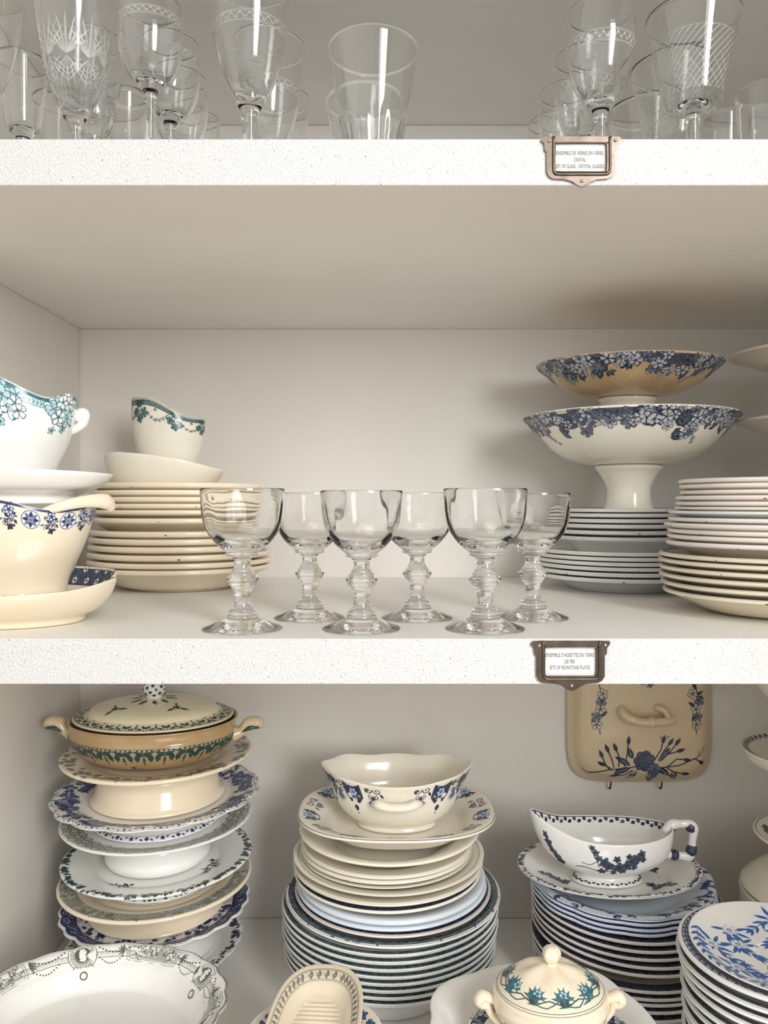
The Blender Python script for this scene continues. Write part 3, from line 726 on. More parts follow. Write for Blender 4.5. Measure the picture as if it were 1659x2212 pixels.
stand('plain white cake stand on the right edge, lower of two', xs_, .34, Z1+.0003, ZP(905, .96), .0955, .060, IVORY, 'plain stands at the right edge', neck=.022)

# ------------------------------------------------------------------ sauce boats and dishes
def vessel(rim_h, plan=None, lean=0.0, base=0.0):
    """height of the rim and plan radius as functions of the angle (degrees)"""
    hf = table(rim_h); pf = table(plan) if plan else None
    def f(x, y, z, th, r):
        w_ = np.clip(z-base, 0, 1); top = VMAX[0]
        u = np.clip(z/top, 0, 1)
        zz = np.where(z > base, base+w_*hf(th), z)
        if pf is not None:
            k = 1+(pf(th)-1)*u**1.5
            x, y = x*k, y*k
        return x+lean*u, y, zz
    return f
VMAX = [0.1]
def boat_surf(H, R, oval, rim_h, plan=None, prof=None, n=120, base=.008):
    VMAX[0] = H
    prof = prof or [(.62, 0), (.60, .05), (.52, .12), (.66, .22), (.86, .45), (.96, .70), (1.0, .92), (1.0, 1.0)]
    out = [(R*a, H*b_) for a, b_ in prof]
    inn = [(R*(a-.045), max(H*b_, .012)) for a, b_ in prof if b_ > .2]
    P = [(0, H*.14), (R*.4, H*.15)]+inn+out[::-1]+[(R*.5*prof[0][0], .001), (0, .002)]
    P = [(r, z) for r, z in P]
    top = len(inn)+1
    hf = table(rim_h); pf = table(plan) if plan else None
    def warp(x, y, z, th, r):
        u = np.clip(z/H, 0, 1); zz = np.where(z > base, base+(z-base)*(1+(hf(th)-1)*u**.7), z)
        if pf is not None:
            k = 1+(pf(th)-1)*u**1.6; x, y = x*k, y*k
        return x, y, zz
    return Surf(P, oval=oval, warp=warp, rim='z', n=n)

# D: left front pair on the middle shelf
XD, YD, DD = -0.345, 0.09, 0.71
# lower boat's attached stand
rt = thing('sauce_boat', 'cream sauce boat with blue rosette band on its own tray, left front', 'sauce boat', (XD, YD, Z1+.0003), 0)
VM = .031
hfT = table([(270, 1.0), (320, 1.1), (355, 1.42), (5, 1.35), (12, 1.30), (30, 1.55), (90, 1.6), (180, 1.4), (225, 1.05)], 5)
pfT = table([(0, 1.0), (14, .90), (30, 1.0), (90, 1), (180, 1), (270, 1)], 4)
def wT(x, y, z, th, r):
    u = np.clip(z/.031, 0, 1); k = 1+(pfT(th)-1)*u
    return x*k, y*k, np.where(z > .006, .006+(z-.006)*(1+(hfT(th)-1)*u), z)
s_ = Surf([(0, .007), (.055, .007), (.075, .012), (.091, .026), (.0975, .031), (.099, .029), (.093, .020), (.080, .010), (.068, .006), (.066, 0), (.061, 0), (.058, .003), (0, .003)], oval=(1, .77), warp=wT, n=120)
s_.band(.001, .017, -1, SLATE, 1.0)
rng = random.Random(4)
for k in range(70):
    mm = s_.wrap(2*math.pi*k/70, .004+.009*(k % 2), -1); s_.flower(mm, 0, 0, .0036, NAVY, PAPERW, n=6, rot=k)
s_.mesh('tray', CREAM, rt)
pr = [(.86, 0), (.84, .06), (.70, .13), (.70, .24), (.80, .42), (.93, .66), (1.0, .86), (1.03, 1.0)]
s_ = boat_surf(.089, .072, (1, .78), [(283, 1.13), (296, 1.06), (312, .985), (325, .98), (345, 1.03), (0, 1.08), (30, 1.05), (60, .95), (90, .97), (130, 1.02), (180, 1.02), (220, 1.04), (262, 1.10)], [(0, 1.06), (30, 1), (90, 1), (180, 1.12), (230, 1), (330, 1)], pr)
s_.band(.0015, .0035, 1, ROYAL, 1.2)
for k in range(26):
    th = 2*math.pi*k/26
    mm = s_.wrap(th, .0115 if k % 2 == 0 else .010, 1)
    if k % 2 == 0:
        s_.disc(mm, 0, 0, .0078, MIDB, 1.3, n=14); s_.disc(mm, 0, 0, .0070, PAPERW, 1.9, n=14)
        for j in range(8): s_.leaf(mm, .0016*math.cos(j*.785), .0016*math.sin(j*.785), .0053, .0030, j*.785, MIDB if j % 2 else NAVY, 2.5)
        s_.disc(mm, 0, 0, .0017, MIDB, 3.2)
    else:
        s_.flower(mm, 0, -.003, .0045, ROYAL, PBLUE, n=5, rot=k); s_.flower(mm, .001, .010, .0030, NAVY, None, n=4, rot=k)
        for q_ in range(14):
            u, v = .0062*math.cos(q_*2.4)*(.5+q_/28), .001+.0095*math.sin(q_*2.4)*(.5+q_/28); s_.leaf(mm, u, v, .0042, .0019, q_*1.7, NAVY if q_ % 3 else MIDB, 2.2); s_.disc(mm, u*.7, v*.8+.001, .0007, ROYAL, n=6)
        s_.spiral(mm, .003, .006, .003, .0005, NAVY, rot=k, hand=1); s_.spiral(mm, -.003, .007, .0025, .0005, NAVY, rot=k, hand=-1)
        for j in range(4): s_.leaf(mm, 0, .003, .004, .0012, j*1.5+.5, ROYAL)
for (a, d) in ((262, .036), (266, .050), (258, .060)):
    mm = s_.wrap(math.radians(a), d, 1)
    s_.spiral(mm, 0, 0, .009, .0006, NAVY, turns=1, rot=a)
    for j in range(6): s_.flower(mm, .009*math.cos(j*1.05+a), .009*math.sin(j*1.05+a), .0028, NAVY, PBLUE, n=5); s_.leaf(mm, .006*math.cos(j), .006*math.sin(j), .006, .0022, j, MIDB)
s_.mesh('bowl', CREAM, rt, (0, 0, .0125))
tube('handle', [(.045, -.038, .098), (.062, -.034, .104), (.078, -.022, .108), (.090, -.008, .108), (.093, 0, .102)], [.003, .0045, .0055, .0072, .0050], CREAM, rt, n=14, flat=.75)
# upper: oval dish and teal boat
rt = thing('sauce_boat', 'white sauce boat with teal flowered rim on a dish, top at left edge', 'sauce boat', (XD-.004, YD, 1.4115), 0)
zd = 0
hfD = table([(270, 1.0), (0, .80), (90, .95), (180, 1.0)], 14)
def wD(x, y, z, th, r): return x, y, np.where(z > .012, .012+(z-.012)*hfD(th), z)
s_ = Surf([(0, .011), (.055, .011), (.078, .018), (.092, .030), (.0955, .031), (.094, .026), (.083, .014), (.066, .009), (.062, .006), (.064, 0), (.060, 0), (.056, .005), (0, .005)], oval=(1, .72), warp=wD, n=110)
s_.mesh('tray', WHITE, rt, (0, 0, -.0125))
pr = [(.55, 0), (.56, .06), (.66, .18), (.84, .42), (.96, .68), (1.0, .88), (1.0, 1.0)]
s_ = boat_surf(.088, .061, (1, .80), [(283, 1.12), (300, 1.02), (318, .90), (328, .885), (340, .96), (350, 1.01), (0, .98), (30, .95), (90, 1.0), (150, 1.1), (180, 1.3), (215, 1.3), (245, 1.25), (262, 1.22)], [(0, 1.0), (90, 1), (180, 1.15), (250, 1), (320, 1)], pr, n=140)
s_.band(.0022, .0058, 1, TEAL, 1.2); s_.band(.0058, .0125, 1, PTEAL, 1.0); s_.band(.0122, .0127, 1, TEAL, 1.6)
for k in range(110):
    mm = s_.wrap(2*math.pi*k/110, .009, 1); s_.leaf(mm, 0, -.0026, .0045, .0007, 1.1, TEAL, 1.8); s_.leaf(mm, 0, .0026, .0045, .0007, -1.1, TEAL, 1.8)
rng = random.Random(11)
for a in (352, 338, 292, 281, 270, 255, 243, 200, 150, 100, 50):
    for j in range(9):
        mm = s_.wrap(math.radians(a+rng.uniform(-9, 9)), .006+rng.random()*.018, 1)
        lineflower(s_, mm, 0, 0, .0078*rng.uniform(.75, 1.1), TEAL, PAPERW if rng.random() < .7 else PTEAL, rng.uniform(0, 6), 2.5+j*.5)
    mm = s_.wrap(math.radians(a), .026, 1)
    s_.stroke(mm, [(0, -.002), (.001, .003), (.004, .006)], .0005, TEAL, step=.002); s_.leaf(mm, .004, .005, .004, .002, -.6, TEAL)
    s_.flower(mm, -.006+.012*(a % 2), .008, .0042, TEAL, PTEAL, rot=a)
s_.mesh('bowl', WHITE, rt, (.002, 0, -.001))
s2 = tube('handle', [(.052, .010, .052), (.060, .012, .056), (.066, .013, .062), (.0675, .013, .070), (.063, .012, .071), (.062, .011, .064)], [.003, .0038, .0045, .0048, .0040, .003], WHITE, rt, n=10)
# B / C: back left
Zb = ZP(1040, dl-.118)-.024+.009
rt = thing('sauce_boat', 'sauce boat with green garland rim in a plain wavy-rimmed tray, on cream plates', 'sauce boat', (XP(360, dl), Yl-.01, Zb), 0)
s_ = boat_surf(.046, .0765, (1, .72), [(270, 1.06), (230, 1.18), (180, 1.05), (300, .92), (330, .72), (0, .66), (40, .75), (90, 1.0), (130, 1.15)], [(0, 1.0), (90, 1), (180, .97)],
               [(.55, 0), (.56, .05), (.70, .16), (.86, .42), (.96, .74), (1.0, 1.0)], base=.004)
s_.mesh('tray', IVORY, rt)
s_ = boat_surf(.108, .0455, (1, .78), [(180, 1.09), (215, 1.08), (250, 1.08), (265, 1.03), (290, .90), (310, .83), (340, .83), (0, .84), (40, .82), (70, .9), (100, 1.03), (140, 1.07)], [(0, 1.0), (90, 1), (180, 1.0)],
               [(.45, 0), (.47, .05), (.60, .15), (.80, .36), (.95, .62), (1.0, .84), (1.0, 1.0)], n=140)
s_.band(.0018, .0024, 1, GREEN, 1.2)
s_.band(.004, .0095, 1, ink('sage_band_ink', (.10, .22, .20), .2), 1.0)
s_.band(.0036, .0042, 1, DKT, 1.6); s_.band(.0093, .0098, 1, DKT, 1.6)
for k in range(56):
    mm = s_.wrap(2*math.pi*k/56, .0067, 1); s_.stroke(mm, [(-.0025, .0026), (0, -.0026), (.0025, .0026)], .0006, DKT, 1.8)
for a in (232, 292, 348, 50, 110, 175):
    mm = s_.wrap(math.radians(a), .004, 1)
    for j in range(7): s_.leaf(mm, 0, .001, .0085, .0032, math.pi/2+(j-3)*.5, GREEN, 2.4)
    for (x, y) in ((-.006, .014), (0, .020), (.007, .014)):
        s_.stroke(mm, [(0, .004), (x, y)], .0007, GREEN, 2.2, step=.003); lineflower(s_, mm, x, y, .0058, GREEN, TEAL, x*900, 2.6)
for a in (262, 320, 20, 80, 140, 205):
    mm = s_.wrap(math.radians(a), .012, 1)
    for sgn in (-1, 1):
        P = [(sgn*.017*(1-u), .012*math.sin(u*1.57)) for u in np.linspace(0, 1, 8)]
        s_.stroke(mm, P, .0004, GREEN, 2)
        for j, (x, y) in enumerate(P): s_.leaf(mm, x, y, .0035, .0015, 1.2*sgn*(-1)**j+1.5, OLIVE, 2.2); s_.leaf(mm, x, y, .003, .0013, -1.2*sgn*(-1)**j, OLIVE, 2.2)
    for j in range(3): s_.leaf(mm, 0, -.002, .005, .0014, 1.57+(j-1)*.5, OLIVE, 2)
s_.mesh('bowl', IVORY, rt, (.004, .004, .006))

# ------------------------------------------------------------------ lower shelf, left tower
YT = 0.365; dt = YT+D0
def dense_border(d1, d2, dark, light, seed, n=220, Rf=.004, bg=None, side=-1, vine=True):
    def f(s):
        rng = random.Random(seed)
        if bg is not None: s.band(d1, d2, side, bg, .9)
        for _ in range(n):
            mm = s.wrap(rng.uniform(0, 2*math.pi), rng.uniform(d1+Rf*.5, d2-Rf*.5), side); q = rng.random()
            if q < .4: s.flower(mm, 0, 0, Rf*rng.uniform(.7, 1.1), dark, light, rot=rng.uniform(0, 6), lift=2+rng.random())
            elif q < .8:
                a = rng.uniform(0, 6)
                for j in range(3): s.leaf(mm, 0, 0, Rf*1.5, Rf*.6, a+j*.8, dark, 1.8)
            else: s.spiral(mm, 0, 0, Rf, Rf*.16, light or dark, rot=rng.uniform(0, 6), lift=2.6)
    return f
def small_edge(dark, d1=.001, d2=.005, n=90, side=-1):
    def f(s):
        s.band(d1*.6, d1*.6+.0005, side, dark, 1.2); s.band(d2, d2+.0004, side, dark, 1.2)
        for k in range(n):
            mm = s.wrap(2*math.pi*k/n, (d1+d2)/2, side)
            if k % 3 == 0: s.flower(mm, 0, 0, .0022, dark, None, rot=k)
            else: s.leaf(mm, -.0018, 0, .0036, .0016, .5*(-1)**k, dark)
    return f
def both(*fs):
    def f(s):
        for g in fs: g(s)
    return f
def prim(d_, mat, n=70, dark=None):
    """pattern round a pedestal's foot"""
    def f(s):
        q0 = s.S[int(np.argmax(s.r))]; s.srim = q0
        for k in range(n):
            mm = s.wrap(2*math.pi*k/n, .0050, -1)
            if k % 3 == 0: s.flower(mm, 0, 0, .0030, mat, None, rot=k)
            else: s.leaf(mm, -.002, 0, .0045, .0022, .6*(-1)**k, mat)
        s.band(.0, .0006, -1, mat, 1.0); s.band(.0085, .009, -1, mat, 1)
    return f
spec = [  # left, right, front y, foot hw px, material, label
    (125, 546, 1690, 141, CREAM), (102, 563, 1795, 134, WHITE), (125, 545, 1845, 110, WHITE), (127, 545, 1940, 119, WHITE), (120, 545, 1992, 144, CREAM), (122, 542, 2055, 125, WHITE), (135, 527, 2085, 110, WHITE)]
rims = []
for (pl, pr_, yf, fh, mt) in spec:
    x, R = circ(pl, pr_, YT); rims.append((x, R, ZP(yf, dt-R)))
rims[-1] = (rims[-1][0], rims[-1][1], .857)
TL = ['cream cake stand directly under the patterned tureen, top of left tower',
      'scalloped blue-flowered cake stand with broad foot, second in the left tower',
      'grey-green bordered cake stand on blue-edged foot, third in the left tower',
      'white cake stand with dark leafy edge, fourth in the left tower',
      'cream cake stand with grey patterned border, fifth in the left tower',
      'deep navy scalloped cake stand, second lowest in the left tower',
      'basket-textured white cake stand with navy edge, bottom of the left tower']
def rosettes(s):
    s.band(.002, .030, -1, ink('grey_green_wash', (.36, .40, .34), .2), .9)
    for k in range(64):
        for j, dd in enumerate((.008, .0185, .027)):
            if k % 2: continue
            mm = s.wrap(2*math.pi*(k+1.0*(j % 2))/64*1.0, dd, -1, 0, 1.6); s.disc(mm, 0, 0, .0036, OLIVE, 1.5, n=10); s.disc(mm, 0, 0, .0024, PAPERW, 2.1, n=9, ry=.0020); s.disc(mm, 0, 0, .0009, OLIVE, 2.7, n=6)
def reserve(s):
    dense_border(.007, .036, ROYAL, MIDB, 21, 420, .0055)(s)
    for k in range(8):
        mm = s.wrap(2*math.pi*(k+.5)/8, .019, -1)
        s.disc(mm, 0, 0, .016, ROYAL, 2.6, n=18, ry=.011)
        for j in range(12):
            rr = random.Random(k*20+j); s.spiral(mm, rr.uniform(-.011, .011), rr.uniform(-.007, .007), .003, .0006, PBLUE, rot=j, lift=4)
    small_edge(ROYAL, .0012, .0058, 120)(s)
def navyscroll(s):
    s.band(.0015, .024, -1, ROYAL, .9)
    for k in range(40):
        mm = s.wrap(2*math.pi*k/40, .0125, -1)
        s.spiral(mm, 0, 0, .0062, .0011, PBLUE, rot=k*1.3, hand=(-1)**k, lift=2); s.leaf(mm, .006, .002, .006, .002, 1.2*(-1)**k, PBLUE)
        if k % 5 == 0: s.disc(mm, 0, 0, .008, NAVY, 2.6, n=14); s.flower(mm, 0, 0, .0055, PBLUE, ROYAL, lift=3.4)
    dense_border(.025, .038, ROYAL, None, 4, 160, .004)(s)
def leafy(s):
    dense_border(.001, .011, GREEN, None, 33, 360, .0036)(s)
    rng = random.Random(3)
    for a in (248, 253, 258, 330, 336, 342, 348, 354):
        mm = s.wrap(math.radians(a), rng.uniform(.038, .046), -1)
        for j in range(4): s.leaf(mm, 0, 0, .009, .0024, rng.uniform(0, 6), GREEN, 2)
        s.flower(mm, .003, .002, .003, GREEN, None)
def basket(s):
    s.band(.0, .0025, -1, NAVY, 1); dense_border(.003, .017, NAVY, None, 9, 200, .0036)(s)
decs = [dense_border(.003, .024, OLIVE, None, 13, 200, .0046), reserve, rosettes, leafy, both(lambda s: s.band(.0045, .024, -1, ink('warm_grey_wash', (.30, .29, .22), .3), .9), dense_border(.0045, .024, OLIVE, PAPERW, 14, 260, .0042)), navyscroll, basket]
pds = [None, None, prim(0, ROYAL, 78), None, prim(0, GREEN, 70), None, None]
for i, ((x, R, zr), sp_) in enumerate(zip(rims, spec)):
    if i+1 < len(rims): nb = rims[i+1][2]-.013+.0058
    else: nb = Z0
    fh = sp_[3]*(dt)/F
    wp = scal(R, 16, .035, 1.0) if i in (1,) else (scal(R, 24, .03) if i in (5, 6) else None)
    # the pedestal under plate i carries pattern of its own
    stand(TL[i], x, YT, nb+.0002, zr, R, fh, sp_[4], 'tower of cake stands at the left', deco=decs[i], warp=wp, lip=.0055 if i in (0, 4) else .0042, bulge=(i == 2), well=.64 if i == 0 else max(.64, spec[i-1][3]*dt/F/R+.06),
          neck=fh*(.86 if i in (0, 4) else .8), pdec={1: prim(0, ROYAL, 78), 3: prim(0, GREEN, 70), 5: None}.get(i), pm=CREAM if i == 0 else None)
# the patterned tureen on top
x, R, zr = rims[0]
zt0 = zr-.013+.0050
rt = thing('tureen', 'tan covered tureen with dark green leaf band, on top of the left tower', 'tureen', (x-.002, YT-.012, zt0), 0.0)
cx1, Rt = circ(143, 517, YT-.012)
ZRIM = ZP(1592, dt-.10)-zt0
s_ = Surf([(0, .006), (Rt*.6, .008), (Rt*.90, ZRIM*.6), (Rt*.96, ZRIM-.003), (Rt*1.0, ZRIM), (Rt*1.01, ZRIM-.002), (Rt*.985, ZRIM-.004), (Rt*.975, ZRIM-.014), (Rt*1.0, ZRIM-.0175), (Rt*.99, ZRIM-.022), (Rt*.93, ZRIM*.42), (Rt*.80, ZRIM*.16), (Rt*.62, .004), (Rt*.5, 0), (0, .001)], oval=(1, .80), n=130, it=2)
qb = None
for k in range(26):
    q0 = s_.S[np.argmin(np.abs(s_.z-(ZRIM-.019))+10*(s_.S < s_.srim))]-s_.srim
    mm = s_.wrap(2*math.pi*k/26, q0, 1, 0, 1.30)
    for e in (-1, 1):
        s_.leaf(mm, 0, .0015, .0098, .0055, math.pi/2-e*1.05, GREEN, 2); s_.leaf(mm, e*.0062, .0035, .0095, .0048, math.pi/2-e*.05, GREEN, 2.1); s_.leaf(mm, e*.0045, .005, .0088, .0040, math.pi/2-e*.30, GREEN, 2.2)
        s_.leaf(mm, e*.003, .002, .007, .0024, -.3 if e > 0 else math.pi+.3, GREEN, 2.4)
    s_.disc(mm, 0, .008, .0013, GREEN, 2.4); s_.leaf(mm, 0, .008, .007, .0026, math.pi/2, GREEN, 2.4); s_.disc(mm, 0, .0045, .0012, GREEN); s_.disc(mm, 0, .0165, .0011, GREEN, n=7)
    for j in range(4): s_.disc(mm, -.0055+j*.0042, -.0005, .0011, GREEN, 2, n=6)
s_.band(q0-.0022, q0-.0017, 1, GREEN, 1.3); s_.band(q0+.0008, q0+.0012, 1, GREEN, 1.3)
mm = s_.wrap(math.radians(268), q0+.030, 1); s_.flower(mm, 0, 0, .004, GREEN, None); s_.leaf(mm, .003, .001, .009, .003, .3, GREEN)
s_.mesh('body', TAN, rt)
lz = ZRIM-.0005; Rl = Rt*.955
lid = None
s_ = Surf([(0, .0235), (Rl*.12, .0232), (Rl*.45, .0205), (Rl*.68, .0160), (Rl*.77, .0125), (Rl*.80, .0095), (Rl*.81, .0070), (Rl*.92, .0045), (Rl*.985, .0032), (Rl, .0018), (Rl*.985, .0002), (Rl*.9, .0002), (0, .012)], oval=(1, .80), n=130)
for k in range(24):
    mm = s_.wrap(2*math.pi*(k+.5)/24, .0085, -1, 0, 1.3)
    for e in (-1, 1):
        s_.leaf(mm, 0, -.001, .0075, .0036, math.pi/2-e*.5 if False else (math.pi/2-e*.55), GREEN, 2); s_.leaf(mm, e*.003, -.003, .0062, .0030, math.pi/2-e*1.0, GREEN, 2.2)
    mm2 = s_.wrap(2*math.pi*k/24, .0085, -1, 0, 1.2); s_.leaf(mm2, 0, -.002, .008, .0018, math.pi/2, GREEN); s_.disc(mm2, 0, .007, .0012, GREEN, n=6); s_.leaf(mm2, -.002, .003, .004, .0012, 0, GREEN)
s_.band(.0022, .0027, -1, GREEN, 1.3)
for k in range(150): s_.disc(s_.wrap(2*math.pi*k/150, .0042, -1), 0, 0, .0011, GREEN, 1.6, n=6)
for (px_, py_) in ((-.036, -.035), (.036, -.03), (0, .05)):
    mm = s_.plan(px_, py_, .4, 1.5); s_.flower(mm, 0, 0, .0035, GREEN, None, n=5); s_.leaf(mm, .002, -.002, .008, .003, -.4, GREEN); s_.leaf(mm, -.002, -.002, .007, .003, 3.6, GREEN); s_.leaf(mm, 0, .003, .006, .002, 1.4, GREEN)
for j in range(10): s_.leaf(s_.plan(0, 0, j*.628), .014, 0, .016, .006, .1*(-1)**j, GREEN, 2)
lid = s_.mesh('lid', LIDC, rt, (0, 0, lz))
kn = Surf([(0, .021), (.008, .0200), (.0135, .0130), (.0120, .0060), (.0085, .0025), (.0095, 0), (0, 0)], n=40, oval=(1.05, .8))
rng = random.Random(2)
for j in range(26): kn.disc(kn.wrap(j*2.4, -.008+.016*(j/26), 1) if j*.016/26 > .008 else kn.wrap(j*2.4, .008-.016*(j/26), -1), 0, 0, .0021, GREEN, 2.5, n=9)
kn.mesh('knob', WHITE, lid, (0, 0, .0228))
for e in (-1, 1):
    hx = e*Rt*.97
    tube('handle', [(hx, 0, ZRIM-.022), (hx+e*.010, 0, ZRIM-.018), (hx+e*.018, 0, ZRIM-.009), (hx+e*.030, 0, ZRIM-.008), (hx+e*.0335, 0, ZRIM-.013)], [.010, .0065, .0075, .0068, .004], TANPALE, rt, n=14, flat=1.25)
    tube('handle_leaf', [(hx+e*.012, -.0075, ZRIM-.0175), (hx+e*.021, -.0092, ZRIM-.0125), (hx+e*.032, -.007, ZRIM-.013)], [.001, .0028, .001], GREEN, rt, n=8)

# ------------------------------------------------------------------ lower shelf, centre stack
YC_ = 0.36; dc = YC_+D0
big = [2047, 2065, 2081, 2097, 2113, 2128, 2143, 2158, 2173]
PILE[0] = []
for i, y in enumerate(big):
    l, r_ = (616, 1082) if i == 0 else (609-(i % 3), 1078-(i % 2)*2)
    if i > 5: l, r_ = 610, 1074
    x, R = circ(l, r_, YC_); zr = ZP(y-2, dc-R); h = .034 if i < 8 else zr-Z0-.0002
    plate('topmost wide bluish plate with dark teal printed rim, centre stack' if i == 0 else '%s wide bluish plate counted from the teal-rimmed one, centre stack' % ORD[i], x, YC_, zr, R, h, COOL if i else WHITE,
          'wide bluish plates at the bottom of the centre stack', lip=.0046, deco=(both(border(DKT, .002, .0165), dense_border(.003, .0165, DKT, PSLATE, 41, 240, .0034)) if i == 0 else border(DKT, .0006, .0085)), chips=7, fr=.56, well=.60, n=120, deep=.45)  # dark line is the printed rim plus painted gap shade
mids = [(646, 1037, 1868, IVORY, None, .026, 'deep ivory soup plate right under the oval platter of the centre stack'),
        (650, 1022, 1895, IVORY, None, .018, 'narrow ivory plate, second under the oval platter in the centre stack'),
        (649, 1020, 1906, IVORY, None, .018, 'narrow ivory plate, third under the oval platter in the centre stack'),
        (650, 1019, 1919, IVORY, None, .018, 'narrow ivory plate, fourth under the oval platter in the centre stack'),
        (633, 1046, 1936, IVORY, border(OLIVE, .006, .0068), .022, 'wide ivory plate with thin dark line, centre stack'),
        (632, 1044, 1954, IVORY, None, .022, 'wide ivory plate above the black-bordered one in the centre stack'),
        (634, 1040, 1970, IVORY, border(NAVY, .003, .013, SLATE), .022, 'ivory plate with black printed border above the pale blue bowls'),
        (643, 1050, 1991, BLUEWHITE, None, .022, 'upper pale blue bowl in the centre stack'),
        (641, 1052, 2008, BLUEWHITE, None, .022, 'lower pale blue bowl in the centre stack'),
        (636, 1061, 2023, PINKISH, border(NAVY, .002, .02), .020, 'cream plate with brown chipped lip under the pale blue bowls')]
for i, (l, r_, y, mt, dc_, h, lab) in enumerate(mids):
    x, R = circ(l, r_, YC_); zr = ZP(y-1, dc-R)
    plate(lab, x, YC_, zr, R, h, mt, 'mixed plates in the centre stack', lip=.0044 if mt is not BLUEWHITE else .0066, deco=dc_ or (border(OLIVE, .0012, .006) if mt is IVORY and i in (1, 2, 3, 5) else None), chips=5 if mt is not BLUEWHITE else 0, fr=.56, well=.60, deep=.45, n=110)  # olive band on the plain ivory plates paints their dark gaps
wellC = settle(Z0)
# oval platter and scalloped bowl on top
x, R = circ(643, 1070, YC_); zp = ZP(1815, dc-R*.80)
zfoot = .9945
def panels(s):
    for k in range(14):
        mm = s.wrap(2*math.pi*(k+.5)/14, .016, -1, 0, 1.3)
        if k % 2: dense = NAVY; s.disc(mm, 0, 0, .0125, NAVY, 1.5, n=12, ry=.011); s.flower(mm, 0, 0, .007, MIDB, PBLUE, n=6, lift=3); [s.disc(mm, .011*math.cos(j*.785), .0095*math.sin(j*.785), .0012, PAPERW, 3, n=6) for j in range(8)]
        else:
            for e in (-1, 1): s.spiral(mm, e*.005, -.002, .0045, .0010, NAVY, rot=1.57, hand=e); s.spiral(mm, e*.004, .006, .003, .0008, NAVY, rot=1.57, hand=e); s.leaf(mm, e*.009, .004, .007, .0025, 1.2*e, SLATE)
            s.disc(mm, 0, .008, .004, MIDB, 2.2, n=8)
    s.band(.0018, .0026, -1, NAVY, 1.2)
pl_ = make_plate('oval ivory platter with navy panel border, under the scalloped bowl of the centre stack', x, YC_, zp, R, zp-zfoot, IVORY, None, lip=.005, deco=panels, oval=(1, .80), sup=2.5, rz=0.0, name='oval_platter', n=130, chips=6, fr=.62, well=.66, deep=.6)
pl_['category'] = 'platter'
zbw = zfoot+.0060
rt = thing('serving_bowl', 'scalloped ivory serving bowl with navy printed panels, crowning the centre stack', 'bowl', (XP(857, dc), YC_+.0, zbw), 0)
Hb = ZP(1668, dc)-zbw
def rimf(n_=8):
    P = []
    for a in range(0, 360, 6):
        v = 1.0+.035*math.cos(math.radians(a*8))+.10*abs(math.cos(math.radians(a)))**3
        v += .10-.07*math.exp(-((a-270)/26)**2)-.05*math.exp(-((a-90)/22)**2)
        P.append((a, v))
    return P
plw = [(a, 1+.05*math.cos(math.radians(8*a))) for a in range(0, 360, 5)]
s_ = boat_surf(Hb, .0915, (1, .66), rimf(), plw, [(.54, 0), (.53, .05), (.50, .10), (.66, .20), (.81, .42), (.88, .66), (.93, .85), (1.02, 1.0)], n=160, base=.004)
for (a, ty) in [(270+e*v+o, t_) for o in (0, 180) for e in (-1, 1) for v, t_ in ((20, 1), (38, 0), (56, 1), (74, 0))]:
    th = math.radians(a); mm = s_.wrap(th, .0165, 1, 0, 1.25)
    if ty == 0:
        s_.poly(mm, [(-.0085, -.010), (.0085, -.010), (.0095, .004), (.005, .010), (-.005, .010), (-.0095, .004)], NAVY, 1.5)
        s_.flower(mm, 0, 0, .0052, MIDB, PBLUE, n=6, lift=3)
        for j in range(10): s_.spiral(mm, .0065*math.cos(j*.628), .0072*math.sin(j*.628)-.001, .0014, .0005, PAPERW, rot=j, lift=3, turns=1)
        s_.leaf(mm, 0, .012, .007, .005, math.pi/2, NAVY); s_.disc(mm, 0, .021, .0009, NAVY)
    else:
        for e in (-1, 1):
            s_.spiral(mm, e*.0045, -.006, .0040, .0009, NAVY, rot=1.57, hand=e); s_.spiral(mm, e*.0030, .001, .0028, .0007, NAVY, rot=1.57, hand=e); s_.leaf(mm, e*.007, -.003, .006, .0024, 1.0*e, NAVY)
        for j in range(7): s_.leaf(mm, 0, .004, .0085, .0016, math.pi/2+(j-3)*.3, MIDB, 2.2)
        s_.disc(mm, 0, .003, .0022, SLATE, 2.6)
s_.mesh('bowl', IVORY, rt)
hy = -.0585
tube('handle', [(-.027, hy+.006, Hb*.70), (-.022, hy-.003, Hb*.735), (-.010, hy-.0065, Hb*.70), (.010, hy-.0065, Hb*.70), (.022, hy-.003, Hb*.735), (.027, hy+.006, Hb*.70)], [.004, .0055, .005, .005, .0055, .004], IVORY, rt, n=12)

# ------------------------------------------------------------------ lower shelf, right stack
YR = 0.36; dr = YR+D0; xr, RR0 = circ(1141, 1549, YR)
rl = [(1988, 1141, 1550, BLUEWHITE, 1), (1998, 1142, 1551, BLUEWHITE, 0), (2010, 1143, 1553, BLUEWHITE, 0), (2021, 1143, 1553, BLUEWHITE, 0), (2038, 1145, 1566, PINKISH, 0), (2056, 1146, 1572, PINKISH, 0), (2073, 1146, 1574, PINKISH, 0),
      (2091, 1147, 1586, PINKISH, 0), (2108, 1147, 1584, PINKISH, 0), (2143, 1146, 1584, PINKISH, 0), (2159, 1147, 1583, PINKISH, 0), (2171, 1148, 1582, PINKISH, 0), (2187, 1149, 1582, PINKISH, 0), (2206, 1150, 1580, PINKISH, 0)]
def flow(s):
    s.band(.001, .003, -1, ROYAL, 1.1)
    rng = random.Random(6)
    for _ in range(120):
        mm = s.wrap(rng.uniform(0, 6.28), rng.uniform(.004, .022), -1); a = rng.uniform(0, 6)
        for j in range(3): s.leaf(mm, 0, 0, rng.uniform(.006, .013), .004, a+j*.7, ROYAL if rng.random() < .6 else MIDB, 1.5+rng.random()*2)
PILE[0] = []
